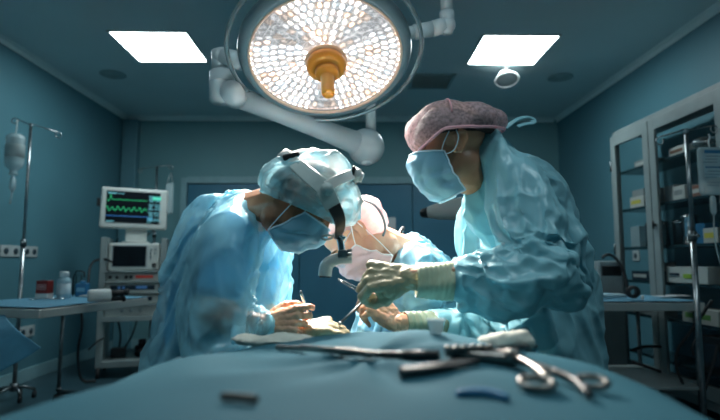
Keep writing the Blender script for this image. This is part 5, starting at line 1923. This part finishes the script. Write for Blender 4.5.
# 3 needle holder with two finger rings
J = on_d(512, 367) + V((0, 0, .010))
R1, R2 = on_d(537, 391) + V((0, 0, .008)), on_d(592, 391) + V((0, 0, .010))
M1 = on_d(552, 381) + V((0, 0, .012))
tip = rodpts([(446, 359), (470, 361), (495, 364)], .008)
t = thing('needle_holder', 'large steel clamp with two finger rings, nearest on the right of the drape', 'surgical instrument', J)
obj('jaw', G().tube(tip + [J], .005, n=10, smooth_path=1, radii=lambda s: .0045 + .003 * s), tool, t, world=True)
obj('jaw', G().tube([p + V((.004, .009, .003)) for p in tip] + [J + V((0, 0, .004))], .005, n=10, smooth_path=1, radii=lambda s: .0045 + .003 * s), tool, t, world=True)
obj('pivot', G().cyl(J - V((0, 0, .006)), J + V((0, 0, .012)), .009, n=20), tool, t, world=True)
obj('shank', G().tube([J, J.lerp(M1, .5), M1, R2 + V((-.018, .0, 0))], .0048, n=10, smooth_path=1), tool, t, world=True)
obj('shank', G().tube([J + V((0, 0, .004)), M1.lerp(J, .4) + V((-.008, -.012, .003)), R1 + V((.016, .006, .002))], .0048, n=10, smooth_path=1), tool, t, world=True)
obj('shank', G().tube([M1, M1.lerp(R2, .4) + V((0, -.02, 0)), on_d(590, 402) + V((0, 0, .006))], .004, n=10, smooth_path=1), tool_d, t, world=True)
for R_ in (R1, R2):
    obj('finger_ring', G().tube([R_ + V((math.cos(k * PI / 10) * .017, math.sin(k * PI / 10) * .013, .003 * math.sin(k * PI / 10))) for k in range(20)], .0042, closed=True, n=10), tool, t, world=True)
# 4 clamp cluster behind the needle holder
A = rodpts([(448, 362), (468, 361), (490, 360), (518, 357), (536, 352)], .012)
t = thing('clamp', 'dull toothed clamp lying across the jaws of the ringed clamp', 'surgical instrument', A[0])
obj('jaw', G().tube(A, .0045, n=8, smooth_path=1), tool_d, t, world=True)
for k in range(6):
    q = A[0].lerp(A[2], k / 5)
    obj('tooth', G().ball(q + V((0, -.004, .006)), (.006, .004, .004)), tool, t, world=True)
# 5 dark stub on the left and the blue strip
A = rodpts([(222, 403), (240, 404), (256, 406)], .006)
t = thing('dark_clip', 'small dark clip lying alone at the left front of the drape', 'clip', A[0])
obj('clip_body', G().tube(A, .0042, n=10, smooth_path=1), mat('clip_brown', (.05, .055, .05), .6), t, world=True)
A = rodpts([(456, 397), (475, 396), (493, 397), (508, 402)], .003)
solo('tape_strip', G().tube(A, .004, n=10, smooth_path=2, radii=lambda s: .0035 + .002 * math.sin(s * PI)), mat('tape_blue', (.01, .16, .32), .5), 'small dark blue strip lying in front of the tweezers on the drape', 'strip')


def gauze(name, ctr, sz, label, m):
    me = blob([('e', ctr, sz)], .006, 1, name)
    displace(me, lambda c, n: .008 * noise.noise(c * 30) + .004 * noise.noise(c * 70))
    c = V((ctr.x, ctr.y, ctr.z))
    o = bpy.data.objects.new(name, me)
    me.transform(Matrix.Translation(-c)); me.materials.append(m)
    COL.objects.link(o); o.location = c
    return tag(o, label, 'gauze')


gz = mat('gauze_cream', (.62, .62, .54), .9, var=.1, bump=.001, bscale=120)
q = on_d(272, 343)
gauze('gauze_swab', q + V((0, .02, .004)), (.085, .05, .010), 'flattened pale gauze swab on the back left of the drape, under the scalpel hand', gz)
q = on_d(513, 349)
gauze('gauze_swab', q + V((0, .03, .006)), (.048, .03, .020), 'crumpled cream gauze swab at the back right edge of the drape', gz)
q = on_d(436, 334)
t = thing('specimen_cup', 'small clear cup at the back of the drape below the olive cuff', 'cup', q)
obj('cup_body', G().lathe([(0, .002), (.011, .002), (.014, .020), (.016, .022), (.016, .024), (.0125, .022), (.009, .006), (0, .006)]), mat('cup_clear', (.5, .6, .62), .15, alpha=.55), t)
# ------------------------------------------------------------------ light and view
def area(name, loc, size, e, rot=(0, 0, 0), col=(.75, .93, 1)):
    l = bpy.data.lights.new(name, 'AREA')
    l.shape = 'RECTANGLE'
    l.size, l.size_y = size
    l.energy = e
    l.color = col
    o = bpy.data.objects.new(name, l)
    COL.objects.link(o)
    o.location = loc
    o.rotation_euler = rot
    return o


w = bpy.data.worlds.new('world')
scene.world = w
w.use_nodes = True
w.node_tree.nodes['Background'].inputs[0].default_value = (.02, .05, .06, 1)
w.node_tree.nodes['Background'].inputs[1].default_value = .5
# fill lights added out of view at ceiling height, nearer the camera
area('ceiling_fill', (-1.69, .6, H - .02), (.6, .6), 11)
area('ceiling_fill', (1.43, .6, H - .02), (.6, .6), 11)
area('ceiling_fill', (-.13, .7, H - .02), (.6, .6), 10)  # middle fill, added to brighten the people; no panel column here
scene.view_settings.view_transform = 'Standard'
scene.view_settings.look = 'None'
scene.view_settings.exposure = 0
scene.view_settings.gamma = 1
scene.cycles.max_bounces = 8
scene.cycles.transparent_max_bounces = 12
scene.cycles.use_denoising = True
